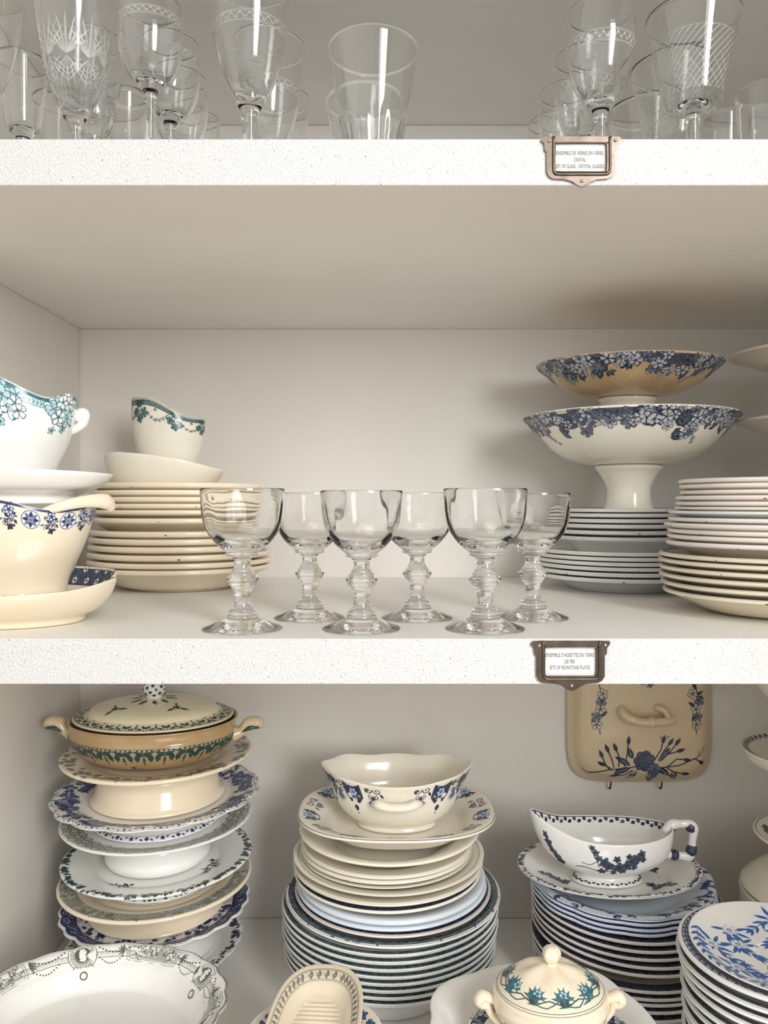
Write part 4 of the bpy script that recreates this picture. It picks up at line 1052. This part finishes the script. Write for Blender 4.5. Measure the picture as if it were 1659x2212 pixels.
for i, (y, l, r_, mt, dd) in enumerate(rl):
    x, R = circ(l, r_, YR); zr = ZP(y-1, dr-R); last = i == len(rl)-1; h = zr-Z0-.0002 if last else .022
    plate('%s plate from the top of the right rear stack, lower shelf' % ORD[i] if i else 'blue-washed scalloped plate right under the oval stand of the gravy boat', x, YR, zr, R, h, mt, 'plates in the right rear lower stack', lip=.0042 if i < 4 else .0050,
          deco=flow if i == 0 else both(border(NAVY if i > 3 else ROYAL, .0004, .018)), chips=3, fr=.56, well=.6, deep=.30 if i < 4 else .45, n=110, warp=scal(R, 12, .02) if i < 4 else None, rz=0.0 if i < 4 else None)  # navy band on the cream plates paints the shade between them
settle(Z0)
zg0 = ZP(1987, dr-RR0)-.0092
x, R = circ(1115, 1527, YR-.005); zrim = .953
def prunus(s):
    small_edge(NAVY, .0015, .0090, 60)(s); dense_border(.0022, .0088, NAVY, None, 71, 170, .0030)(s)
    for (X, Y_, a) in ((-.070, -.012, .3), (.055, -.030, -.5), (.06, .03, 2)):
        mm = s.plan(X, Y_, a); s.stroke(mm, [(-.02, .006), (-.008, 0), (.006, .002), (.020, -.006)], .0014, NAVY, step=.003)
        for (u, v) in ((-.012, .004), (-.004, -.003), (.006, .004), (.012, -.005), (0, .006)): s.flower(mm, u, v, .0068, NAVY, SLATE, rot=u*300)
        for j in range(5): s.leaf(mm, -.01+.006*j, 0, .009, .003, j*1.4, SLATE)
plo = make_plate('oval stand with blue prunus sprays under the gravy boat, right rear stack', x, YR-.005, zrim, R, zrim-zg0, WHITE, None, lip=.0035, deco=prunus, oval=(1, .74), rz=0.0, name='gravy_stand', n=130, fr=.55, well=.6, deep=.5)
plo['category'] = 'dish'
zgb = zg0+.0062
rt = thing('gravy_boat', 'white gravy boat with blue blossom branch and square bamboo handle, right stack', 'gravy boat', (XP(1315, dr-.02), YR-.012, zgb), 0)
Hg = .0615
s_ = boat_surf(Hg, .078, (1, .60), [(270, 1.0), (300, 1.0), (330, 1.03), (0, 1.08), (30, 1.03), (90, .97), (130, 1.04), (155, 1.22), (175, 1.46), (185, 1.46), (205, 1.25), (235, 1.04)],
               [(0, 1.05), (40, 1.0), (90, 1.0), (140, 1.0), (165, 1.16), (180, 1.30), (195, 1.16), (220, 1.0), (320, 1)],
               [(.56, 0), (.555, .05), (.45, .12), (.42, .19), (.66, .27), (.91, .47), (1.0, .72), (1.0, 1.0)], n=150, base=.004)
s_.band(.0012, .0022, -1, NAVY, 1.3)
for k in range(66): s_.leaf(s_.wrap(2*math.pi*k/66, .0055, -1), -.0026, 0, .0062, .0048, .5*(-1)**k, NAVY if k % 3 else SLATE, 2)
mm = s_.wrap(math.radians(268), .026, 1)
s_.stroke(mm, [(-.050, .008), (-.036, .006), (-.020, .012), (-.004, .010), (.010, .005), (.022, -.002), (.036, -.012)], .0013, NAVY, step=.003)
s_.stroke(mm, [(-.030, -.022), (-.024, -.012), (-.020, -.004), (-.019, .004)], .0010, NAVY, step=.003); s_.stroke(mm, [(-.04, .0), (-.03, .002), (-.02, -.004)], .0008, NAVY, step=.003)
rng = random.Random(31)
for (u, v, r_) in ((-.012, -.003, .0062), (-.008, .002, .006), (.004, .004, .0072), (.002, -.008, .004), (.014, .001, .0066), (.020, -.004, .0066), (.026, -.008, .006), (.031, -.013, .0048), (-.016, .011, .0052), (.010, .010, .005),
                   (.024, .004, .004), (-.022, -.014, .0038), (-.019, -.008, .004), (-.001, .014, .004), (.034, -.006, .0035), (.016, -.011, .0035), (-.026, -.019, .003)):
    s_.flower(mm, u, v, r_*1.25, NAVY, SLATE, rot=rng.uniform(0, 6), lift=2.4)
mm = s_.wrap(math.radians(205), .024, 1)
for (u, v, r_) in ((-.004, -.012, .003), (-.002, -.006, .0042), (0, 0, .004), (.004, .005, .005), (.007, .010, .005), (.003, .013, .0045)): s_.flower(mm, u, v, r_*1.3, NAVY, SLATE, rot=u*900)
q = s_.S[-1]-s_.srim
for k in range(44):
    qf = np.interp(0.003, s_.z[s_.k:][::-1], s_.S[s_.k:][::-1])-s_.srim
    m2 = s_.wrap(2*math.pi*k/44, qf-.003, 1); s_.leaf(m2, -.002, 0, .0048, .0030, .3*(-1)**k, NAVY, 2)
s_.mesh('bowl', WHITE, rt)
hb = tube('handle', [(.072, 0, .058), (.080, 0, .067), (.090, 0, .068), (.101, 0, .068), (.1065, 0, .063), (.105, 0, .048), (.104, 0, .034), (.100, 0, .0285), (.090, 0, .029), (.066, 0, .032)],
          [.0062, .0066, .0048, .0050, .0060, .0045, .0052, .0062, .0046, .0055], WHITE, rt, n=12)
for j, (a, b_) in enumerate((((.074, 0, .061), (.082, 0, .0675)), ((.099, 0, .068), (.107, 0, .060)), ((.1055, 0, .042), (.1015, 0, .0285)), ((.087, 0, .0292), (.078, 0, .0305)))):
    tube('handle_joint', [a, tuple((p+q_)/2 for p, q_ in zip(a, b_)), b_], [.0052, .0068, .0052], NAVY, hb, n=12)

# ------------------------------------------------------------------ square dish cover hung on the back wall
WX = XP(1398, 1.09); WZ = 1.105
rt = thing('dish_cover', 'tan square dish cover with dark flower spray, hung on the back wall', 'dish cover', (WX, YB-.001, WZ), 0)
rt.rotation_euler = (math.pi/2, 0, 0)
Rw = .104
TANL = ceramic('tan_reserve', (0.58, 0.50, 0.36))
s_ = Surf([(0, .030), (Rw*.5, .0295), (Rw*.78, .027), (Rw*.88, .020), (Rw*.92, .012), (Rw*.985, .0075), (Rw, .005), (Rw*.985, .0025), (Rw*.9, .002), (Rw*.5, .002), (0, .002)], oval=(1.0, 1.0), sup=5.5, n=160)
def spray(m, sc, seed, dark=NAVY):
    rng = random.Random(seed)
    def twig(P, w_, leaves=True):
        s_.stroke(m, [(a*sc, b_*sc) for a, b_ in P], w_*sc, dark, step=.003)
        x, y = P[-1][0]*sc, P[-1][1]*sc; t_ = math.atan2(P[-1][1]-P[-2][1], P[-1][0]-P[-2][0])
        if leaves: s_.leaf(m, x-.003*sc*math.cos(t_), y-.003*sc*math.sin(t_), .0085*sc, .0034*sc, t_, dark, 2.5)
    for P in ([(-.048, -.010), (-.030, -.006), (-.012, -.004), (0, 0)], [(0, 0), (.014, -.004), (.030, -.002), (.044, .004), (.050, .000)], [(.008, .002), (.014, .012), (.016, .020)],
              [(-.030, -.006), (-.034, .000), (-.037, .007)], [(-.026, -.004), (-.028, .003), (-.032, .012)], [(-.022, -.003), (-.022, .006), (-.025, .013)], [(-.017, -.003), (-.015, .008), (-.014, .019)], [(-.028, -.005), (-.036, -.001)],
              [(.012, .002), (.020, .008), (.030, .011)], [(.014, .002), (.022, .010), (.028, .018)], [(.012, .003), (.016, .010), (.022, .018)], [(.018, -.003), (.026, -.008), (.036, -.010)], [(.020, -.003), (.028, .004), (.036, .003)],
              [(.016, -.004), (.020, -.010), (.026, -.014)], [(-.010, -.006), (-.016, -.011), (-.024, -.012)]):
        twig(P, .0011)
    for P in ([(.044, .004), (.050, .008), (.052, .013)], [(.044, .004), (.048, .006), (.047, .011)], [(.016, .020), (.013, .024)], [(.016, .020), (.021, .024)], [(-.048, -.010), (-.053, -.006)]): twig(P, .0006, False)
    for (u, v, a, L) in ((-.012, -.002, 2.6, .016), (-.012, -.004, 3.5, .015), (-.006, -.006, 4.1, .013), (.004, -.008, 5.0, .013), (.012, -.004, 5.7, .014), (.014, .004, .9, .013), (-.010, .004, 2.0, .012), (.010, -.008, 4.6, .011), (.024, -.008, 5.4, .010), (-.020, -.004, 4.2, .010)):
        s_.leaf(m, u*sc, v*sc, L*sc, .0052*sc, a, dark, 2.4); s_.leaf(m, (u+.002*math.cos(a))*sc, (v+.002*math.sin(a))*sc, L*.6*sc, .0016*sc, a, PSLATE, 3.2)
    peony_(s_, m, 0, .002*sc, .0095*sc, dark, SLATE, .4); peony_(s_, m, .0085*sc, -.006*sc, .0062*sc, dark, PSLATE, 1.2, 3.5)
spray(s_.plan(0, -.070, 0), 1.62, 3)
for (X, rt_) in ((-.062, 1.57), (.072, -1.57)):
    m_ = s_.plan(X, .006, rt_, 1.35); rng = random.Random(int(X*1000))
    s_.stroke(m_, [(-.026, 0), (-.01, .002), (.01, -.002), (.026, .001)], .0010, NAVY, step=.003)
    for j in range(5): lineflower(s_, m_, -.016+.008*j, rng.uniform(-.004, .004), .0058, NAVY, PSLATE if j % 2 else TANL, rot=j); s_.leaf(m_, -.02+.006*j, 0, .010, .0036, rng.uniform(0, 6), NAVY)
m_ = s_.plan(-.02, .052, .0, 1.3)
for j in range(6): s_.flower(m_, -.014+.007*j, -.003*j+.006, .004, SLATE, PSLATE, rot=j); s_.leaf(m_, -.014+.007*j, 0, .008, .0022, j*1.3, SLATE)
s_.mesh('cover', TANPALE, rt)
hz = .030
hd = tube('handle', [(-.030, .008, hz-.006), (-.033, .004, hz+.006), (-.026, -.003, hz+.012), (-.010, -.008, hz+.014), (.010, -.008, hz+.014), (.028, -.007, hz+.013), (.035, -.006, hz+.011)], [.0055, .0062, .0064, .0058, .0058, .0058, .0062], TANPALE, rt, n=14)
tube('handle_collar', [(.002, -.0082, hz+.014), (.005, -.0082, hz+.014), (.008, -.0082, hz+.014)], [.0072, .0076, .0072], TANPALE, hd, n=14)
tube('handle_branch', [(.014, .006, hz-.004), (.018, .009, hz+.004), (.025, .006, hz+.008), (.030, -.004, hz+.011)], [.0045, .005, .0045, .004], TANPALE, hd, n=12)
for j, px in enumerate((1332, 1445)):
    xx = XP(px, 1.09)-WX
    tube('wire_hook', [(xx, -Rw-.010, .001), (xx, -Rw-.008, .008), (xx, -Rw+.002, .0115)], .0011, IRON, rt, n=8)

# ------------------------------------------------------------------ far right tower, lower shelf
xt = XP(1752, .99); Yt_ = .37
def pal(s):
    for k in range(50):
        mm = s.wrap(2*math.pi*k/50, .006, -1); s.flower(mm, 0, 0, .004, DKT, None); s.leaf(mm, .003, .002, .005, .002, .8, DKT)
    s.band(.0015, .0022, -1, DKT, 1.2)
root = thing('footed_bowl', 'small footed bowl with printed inner rim at the right edge', 'bowl', (xt, Yt_, 1.050), 0)
Hq = ZP(1640, .96)-1.050
s_ = Surf([(0, .018), (.03, .019), (.060, .030), (.0775, Hq), (.0795, Hq+.001), (.080, Hq-.002), (.074, Hq-.016), (.060, .017), (.035, .010), (0, .009)], n=96); pal(s_); s_.mesh('bowl', IVORY, root)
Surf([(0, .011), (.036, .011), (.034, .006), (.040, .001), (.039, 0), (0, 0)], n=60).mesh('foot', IVORY, root)
root = thing('footed_bowl', 'footed ivory bowl at right edge, only its foot showing under the shelf', 'bowl', (xt+.002, Yt_, 1.1135+.0), 0)
Surf([(0, .030), (.02, .031), (.05, .045), (.068, .07), (.070, .07), (.060, .042), (.03, .024), (0, .022)], n=80).mesh('bowl', IVORY, root)
Surf([(0, .024), (.03, .024), (.026, .014), (.050, .003), (.052, 0), (0, .001)], n=60).mesh('foot', IVORY, root)
def darkm(s):
    s.band(.004, .005, -1, DKT, 1.2); dense_border(.012, .028, DKT, PSLATE, 51, 170, .0048)(s)
stand('printed plate on a short foot at the right edge, below the small bowl', xt-.000, Yt_-.02, .975, ZP(1812, .96), .0755, .05, IVORY, None, name='footed_plate', deco=darkm, neck=.034)
root = thing('covered_dish', 'dim ivory round covered dish at the right edge behind the saucers', 'covered dish', (xt, Yt_-.02, Z0), 0)
Hc = .158
Surf([(0, .01), (.06, .01), (.086, .05), (.088, .115), (.090, .117), (.092, .114), (.090, .05), (.070, .004), (.06, 0), (0, .001)], n=90).mesh('body', IVORY, root)
Surf([(0, Hc-.117), (.03, Hc-.119), (.065, Hc-.132), (.088, .006), (.091, .001), (.088, 0), (0, .012)], n=90).mesh('lid', IVORY, root, (0, 0, .117))

# ------------------------------------------------------------------ front row of the lower shelf
# bamboo saucer stack at the right
Yb = .125; db = Yb+D0; xb, Rb = circ(1463, 1915, Yb)
zs = ZP(2047, db)
def arcs(s):
    s.band(.0050, .0058, -1, ROYAL, 1.2); s.band(.0125, .0131, -1, NAVY, 1.2)
    s.band(.0058, .0125, -1, PBLUE, .9)
    n = 64
    for k in range(n):
        mm = s.wrap(2*math.pi*k/n, .0092, -1)
        s.stroke(mm, [(-.0048, -.0033), (-.001, -.001), (.0005, .0036)], .0014, NAVY, 2, step=.002); s.stroke(mm, [(.0048, -.0036), (.0025, .0), (.0005, .0036)], .0010, NAVY, 2, step=.002)
        s.spiral(mm, .001, -.001, .0016, .0006, NAVY, rot=k, turns=1)
PILE[0] = []
plate('white bowl with dark blue arcaded border under the bamboo-printed saucer', xb, Yb, zs, Rb, .028, COOL, None, lip=.0045, deco=arcs, name='shallow_bowl', n=130, fr=.55, well=.6, deep=.4, cat='bowl')
zq = zs-.0095
for i in range(11):
    l = Rb*(.985-.006*min(i, 6)); zr = zq-i*.0103
    h = .022 if i < 10 else zr-Z0-.0002
    if i == 0: l = Rb*1.03
    plate('%s plate below the bamboo-printed saucer, front right lower stack' % ORD[i+1], xb+.001*(-1)**i, Yb, zr, l, h, WHITE if i % 3 else COOL, 'plates under the bamboo-printed saucer', lip=.0042, deco=border(DKT, .002, .014), chips=3, fr=.55, well=.6, deep=.45, n=120)  # dark band inside each rim puts gap shade into the colour
settle(Z0)
Rs = .0885; xsau = xb-.0; zsau = zs+.010
s_ = Surf([(0, .0045), (.024, .0045), (.026, .0060), (.029, .0062), (.050, .0075), (.072, .0125), (.086, .0172), (Rs, .0178), (Rs+.0003, .0165), (.085, .0145), (.070, .0095), (.048, .003), (.046, 0), (.043, 0), (.041, .002), (0, .002)], n=130)
def bamboo(s):
    rng = random.Random(77)
    def peony(x, y, a, R=.0100):
        mm = s.plan(x, y, a)
        for j in range(9):
            if rng.random() < .75: s.leaf(mm, .006*math.cos(j*.7), .006*math.sin(j*.7), R*1.5, R*.42, j*.7+rng.uniform(-.2, .2), BRIGHT, 1.8)
        s.flower(mm, 0, 0, R*.9, PBLUE, PAPERW, n=7, rot=a, lift=3)
        for k in range(3): s.spiral(mm, 0, 0, R*(.25+.2*k), .00045, MIDB, rot=k*2, turns=1.1, lift=4.4)
    def twig(P, a=0):
        mm = s.plan(0, 0, 0); s.stroke(mm, P, .0007, MIDB, step=.003)
        for i in range(len(P)-1):
            x, y = P[i]; dx, dy = P[i+1][0]-x, P[i+1][1]-y; t_ = math.atan2(dy, dx)
            for e in (-1, 1): s.leaf(mm, x, y, 0.013, .0034, t_+e*.55, BRIGHT, 2.2)
        x, y = P[-1]; t_ = math.atan2(y-P[-2][1], x-P[-2][0])
        for e in (-.5, 0, .5): s.leaf(mm, x, y, 0.013, .0034, t_+e, BRIGHT, 2.2)
    for (r, a) in ((.066, 168), (.062, 205), (.066, 232), (.060, 258), (.055, 128), (.040, 150), (.066, 285), (.045, 235), (.064, 320), (.06, 20), (.064, 70), (.04, 60), (.035, 320)):
        t_ = math.radians(a); peony(r*math.cos(t_), r*math.sin(t_), t_, .0100)
        twig([(r*math.cos(t_), r*math.sin(t_)), ((r-.004)*math.cos(t_+.2), (r-.004)*math.sin(t_+.2)), ((r-.012)*math.cos(t_+.35), (r-.012)*math.sin(t_+.35)), ((r-.016)*math.cos(t_+.5), (r-.016)*math.sin(t_+.5))])
    for a0 in (150, 250, 340):
        twig([(.080*math.cos(math.radians(a0+8*j)), .080*math.sin(math.radians(a0+8*j))) for j in range(9)])
bamboo(s_)
so_ = s_.mesh('saucer', WHITE, None, (xsau+.004, Yb-.001, zs-.0135), 0.0); so_.scale = (.925, .925, .95)
tagit(so_, 'white saucer printed with bright blue peonies and bamboo, right front', 'saucer')

# front left: oval platter with grey neoclassical border
XO, YO, ZO = -.280, .118, .9325
def neo(s):
    s.band(.0012, .0030, -1, PGREY, 1); s.band(.0010, .0014, -1, GREY, 1.4); s.band(.0031, .0034, -1, GREY, 1.4)
    for k in range(230): s.disc(s.wrap(2*math.pi*k/230, .0022, -1), 0, 0, .0010, GREY, 1.8, n=6)
    a_, b_ = .0150, .0205
    for d in (a_, a_+.0006, b_, b_+.0006): s.band(d, d+.00035, -1, GREY, 1.2)
    n = 120
    for k in range(n):
        mm = s.wrap(2*math.pi*k/n, (a_+b_)/2+.0003, -1)
        s.stroke(mm, [(-.0024, .0014), (-.0024, -.0012), (.0013, -.0012), (.0013, .0006), (-.0006, .0006), (-.0006, -.0002)], .0004, GREY, 1.8)
    for (k, a) in enumerate(PANEL):
        mm = s.wrap(math.radians(a), .0165, -1)
        s.poly(mm, [(-.030, -.0105), (-.015, -.0115), (0, -.012), (.015, -.0115), (.030, -.0105), (.029, .0085), (.015, .0095), (0, .010), (-.015, .0095), (-.029, .0085)], PAPERW, 2.2, fan=True)
        for q_ in (.0, .0022):
            s.stroke(mm, [(-.030+q_, -.0105+q_), (0, -.012+q_), (.030-q_, -.0105+q_), (.029-q_, .0085-q_), (0, .010-q_), (-.029+q_, .0085-q_), (-.030+q_, -.0105+q_)], .00045, GREY, 3.6, step=.003)
        rg = random.Random(k)
        s.poly(mm, [(-.026, -.007), (0, -.0085), (.026, -.007), (.025, .005), (0, .0065), (-.025, .005)], PGREY, 3.2)
        for _ in range(90):
            s.leaf(mm, rg.uniform(-.025, .022), rg.uniform(-.0075, .0045), rg.uniform(.002, .006), .0013, rg.uniform(0, 6), GREY if rg.random() < .55 else PAPERW, 4.2+rg.random())
        for e in (-1, 1):
            for j in range(6): s.leaf(mm, e*.033, -.002, .008, .0016, (0 if e > 0 else math.pi)+(j-2.5)*.5, GREY, 2.6)
            for j in range(10): s.disc(mm, e*(.034+.0026*j), .005+.006*math.sin(j/9*math.pi), .0009, GREY, 1.8, n=6)
    for a in MEDAL:
        mm = s.wrap(math.radians(a), .0175, -1, 0, 1.25)
        s.disc(mm, 0, 0, .0115, GREY, 2.2, n=20, ry=.0120); s.disc(mm, 0, 0, .0109, PAPERW, 2.8, n=20, ry=.0114)
        s.disc(mm, 0, 0, .0098, PGREY, 3.2, n=20, ry=.0102)
        for j in range(26): s.leaf(mm, .0068*math.cos(j*.2417), .0068*math.sin(j*.2417), .0030, .0007, j*.2417, PAPERW, 3.7)
        s.disc(mm, 0, -.001, .0062, GREY, 4.2, n=16, ry=.0066); s.disc(mm, -.0004, -.001, .0034, PAPERW, 4.8, n=10, ry=.0044); s.leaf(mm, -.003, .0032, .006, .003, 0, PAPERW, 4.8)
        s.disc(mm, 0, .0160, .0036, GREY, 8, n=12); s.disc(mm, 0, .0160, .0024, PAPERW, 9, n=10)
        for e in (-1, 1):
            s.spiral(mm, e*.006, .010, .004, .0006, GREY, rot=1.5, hand=e, lift=4)
            for j in range(11): s.disc(mm, e*(.013+.0026*j), -.006+.005*math.sin(j/10*math.pi), .0009, GREY, 1.8, n=6)
PANEL = [73, 160, 215, 300, 350]; MEDAL = [112, 33, 188, 258, 325]
hfO = 16
s_ = Surf(plate_prof(.1265, .040, .0042, .55, .70, .45), oval=(1, .80), warp=scal(.1265, 20, .022), n=160); neo(s_)
tagit(s_.mesh('oval_platter', WHITE, None, (XO, YO, ZO-.040), 0.0), 'white oval platter with grey classical border, front left corner', 'platter')
s_ = Surf([(0, .012), (.05, .012), (.085, .05), (.094, ZO-.0405-Z0), (.097, ZO-.0405-Z0), (.096, ZO-.045-Z0), (.088, .045), (.055, .004), (.05, 0), (0, .001)], oval=(1, .72), n=80)
tagit(s_.mesh('deep_dish', WHITE, None, (XO, YO, Z0)), 'plain white oval dish beneath the grey-bordered platter', 'dish')

# front centre: ribbed cream relish dish on a blue saucer
YV, XV = .080, XP(677, .70)
zv = ZP(2082, YV+.088+D0)
s_ = Surf([(0, .0065)]+[(.001*j, .0065) for j in range(1, 26)]+[(.030, .0090), (.0365, .0165), (.0440, .0195), (.0465, .0198), (.0475, .0180), (.040, .0105), (.032, .0065), (.021, .003), (.020, 0), (.017, 0), (0, .002)], oval=(.90, 1.9), sup=2.7, n=140,
          warp=lambda x, y, z, th, r: (x, y, z+np.where((r < .029) & (z > .005), .0007*np.sin(y*1000)*np.clip((.029-r)/.006, 0, 1), 0)))
s_.band(.0048, .0051, -1, GREY, 1.2); s_.band(.0056, .0059, -1, GREY, 1.2); s_.band(.0118, .0121, -1, GREY, 1.2); s_.band(.0128, .0130, -1, GREY, 1.2)
n = 58
for k in range(n):
    th = 2*math.pi*k/n
    mm = s_.wrap(th, .0089, -1)
    if np.linalg.norm(s_.ev(np.array([th+.01]), np.array([s_.srim]))-s_.ev(np.array([th-.01]), np.array([s_.srim]))) < .0012 and k % 2: continue
    s_.spiral(mm, 0, 0, .0024, .0009, GREY, turns=.8, rot=0, lift=2); s_.spiral(mm, 0, 0, .0024, .0007, SLATE, turns=.8, rot=math.pi, lift=2)
    s_.leaf(mm, .0034, -.0022, .0044, .0006, math.pi/2, PGREY)
# finer inner rings so the ribs read
s_2 = s_
o = s_.mesh('relish_dish', CREAM, None, (XV, YV, zv-.0198), -.06)
tagit(o, 'ribbed cream relish dish with swirl border, front centre', 'dish')
V = []; 
rib = []
def blueflo(s):
    for k in range(20):
        mm = s.wrap(2*math.pi*k/20, .013, -1); s.flower(mm, 0, 0, .0070, NAVY, BRIGHT, n=5, rot=k, lift=2.2); s.leaf(mm, .008, .003, .008, .004, .6, MIDB); s.leaf(mm, -.008, -.003, .008, .004, 3.4, MIDB)
zsc = zv-.0198-.0052
xs2, Rs2 = circ(548, 812, YV+.01)
plate('white saucer with blue flower border under the ribbed relish dish', XV, YV+.008, zsc+.0078, .0630, .0125, IVORY, None, deco=blueflo, name='saucer', n=110, fr=.6, well=.66, lip=.003, rz=0.0, cat='saucer')
s_ = Surf([(0, .010), (.03, .010), (.048, .05), (.052, zsc-.0049-Z0), (.054, zsc-.0049-Z0), (.052, .05), (.04, .003), (.036, 0), (0, .001)], n=70)
tagit(s_.mesh('deep_bowl', WHITE, None, (XV, YV+.008, Z0)), 'plain white bowl beneath the blue-flowered saucer, front centre', 'bowl')

# front right centre: small cream tureen on printed plate and white scalloped platter
YU = .10; du = YU+D0; xu = XP(1188, du)
zlid = ZP(2133, du)
rt = thing('small_tureen', 'small cream tureen with teal carnation border and round knob, front', 'tureen', (xu, YU, zlid-.047), 0)
Ru = 117*du/F
s_ = Surf([(0, .012), (.03, .013), (Ru*.95, .035), (Ru*.97, .047), (Ru*1.03, .047), (Ru*1.05, .0455), (Ru*1.05, .041), (Ru*1.08, .036), (Ru*1.0, .024), (Ru*.75, .014), (.028, .008), (.032, 0), (.028, 0), (0, .002)], oval=(1, .86), n=110)
rng = random.Random(8)
for a in (272, 262, 215, 330, 20, 90, 150):
    mm = s_.wrap(math.radians(a), .014, 1)
    for j in range(9): s_.leaf(mm, 0, 0, .009, .0030, j*.7, TEAL, 2)
    s_.stroke(mm, [(-.012, .004), (0, 0), (.012, .006)], .0009, TEAL, step=.003)
s_.mesh('body', CREAM, rt)
s_ = Surf([(0, .0225), (.008, .0223), (Ru*.35, .0200), (Ru*.62, .0145), (Ru*.82, .0075), (Ru*.96, .0020), (Ru, .0005), (Ru*.98, -.001), (Ru*.9, -.001), (0, .012)], oval=(1, .86), n=110,
          warp=lambda x, y, z, th, r: (x, y, z+.0012*np.exp(-((r-.022)/.010)**2)*np.cos(5*th+1)))
s_.band(.0012, .0018, -1, TEAL, 1.2)
for k, a in enumerate((278, 318, 352, 30, 75, 120, 165, 200, 240)):
    mm = s_.wrap(math.radians(a), .0095, -1, 0, 1.45)
    for j in range(11): s_.leaf(mm, 0, .002, .0085*(1-.3*(j % 2)), .0020, -math.pi/2+(j-5)*.28+math.pi, TEAL, 2+.1*j)
    s_.disc(mm, 0, .001, .0030, DKT if k % 2 == 0 else TEAL, 3.2, n=8)
    s_.stroke(mm, [(0, -.001), (.008, -.003), (.016, .002), (.021, .006)], .0008, TEAL, step=.003); s_.stroke(mm, [(0, -.001), (-.010, .002), (-.018, -.002)], .0008, DKT, step=.003)
    s_.flower(mm, .019, .005, .0034, TEAL, PTEAL, rot=k); s_.leaf(mm, -.012, .001, .009, .0018, 2.4, TEAL); s_.leaf(mm, -.014, .0, .009, .0018, 3.4, TEAL)
lid = s_.mesh('lid', CREAM, rt, (0, 0, .0475))
kn = Surf([(0, .017), (.005, .0165), (.0082, .0120), (.0085, .0085), (.0062, .004), (.0040, .0015), (.006, 0), (0, 0)], n=36, warp=lambda x, y, z, th, r: (x*(1+.06*np.cos(5*th)), y*(1+.06*np.cos(5*th)), z)).mesh('knob', CREAM, lid, (.001, -.002, .0218))
for e in (-1, 1):
    tube('handle', [(e*Ru*1.02, 0, .036), (e*(Ru+.007), 0, .038), (e*(Ru+.0125), 0, .0395), (e*(Ru+.0150), 0, .036), (e*(Ru+.0125), 0, .033), (e*(Ru+.008), 0, .031), (e*(Ru+.005), 0, .024), (e*Ru*.95, 0, .015)], [.004, .0045, .005, .0055, .005, .004, .0035, .003], CREAM, rt, n=12, flat=1.3)
zu0 = zlid-.047
def blackp(s):
    s.band(.0012, .015, -1, NAVY, 1); dense_border(.002, .015, PSLATE, PAPERW, 61, 150, .0034)(s)
plate('black-and-white printed plate directly under the small cream tureen', xu, YU-.005, zu0+.004, .0765, .0105, IVORY, None, deco=blackp, lip=.003, n=110, well=.68, fr=.6, oval=(1.02, .92), rz=0.0)
zpw = zu0+.004-.0105-.0002
Rp = .106
s_ = Surf(plate_prof(Rp, .020, .004, .6, .72, .4), oval=(1.0, .98), sup=2.6, warp=scal(Rp, 8, .045), n=150)
tagit(s_.mesh('scalloped_platter', WHITE, None, (xu-.004, YU+.004, zpw-.0057), .2), 'plain white scalloped platter beneath the small cream tureen', 'platter')
s_ = Surf([(0, .010), (.03, .010), (.058, .04), (.062, zpw-.006-Z0), (.064, zpw-.006-Z0), (.064, .04), (.04, .003), (.036, 0), (0, .001)], n=70)
tagit(s_.mesh('deep_bowl', WHITE, None, (xu-.004, YU, Z0)), 'plain white bowl carrying the scalloped platter, front', 'bowl')
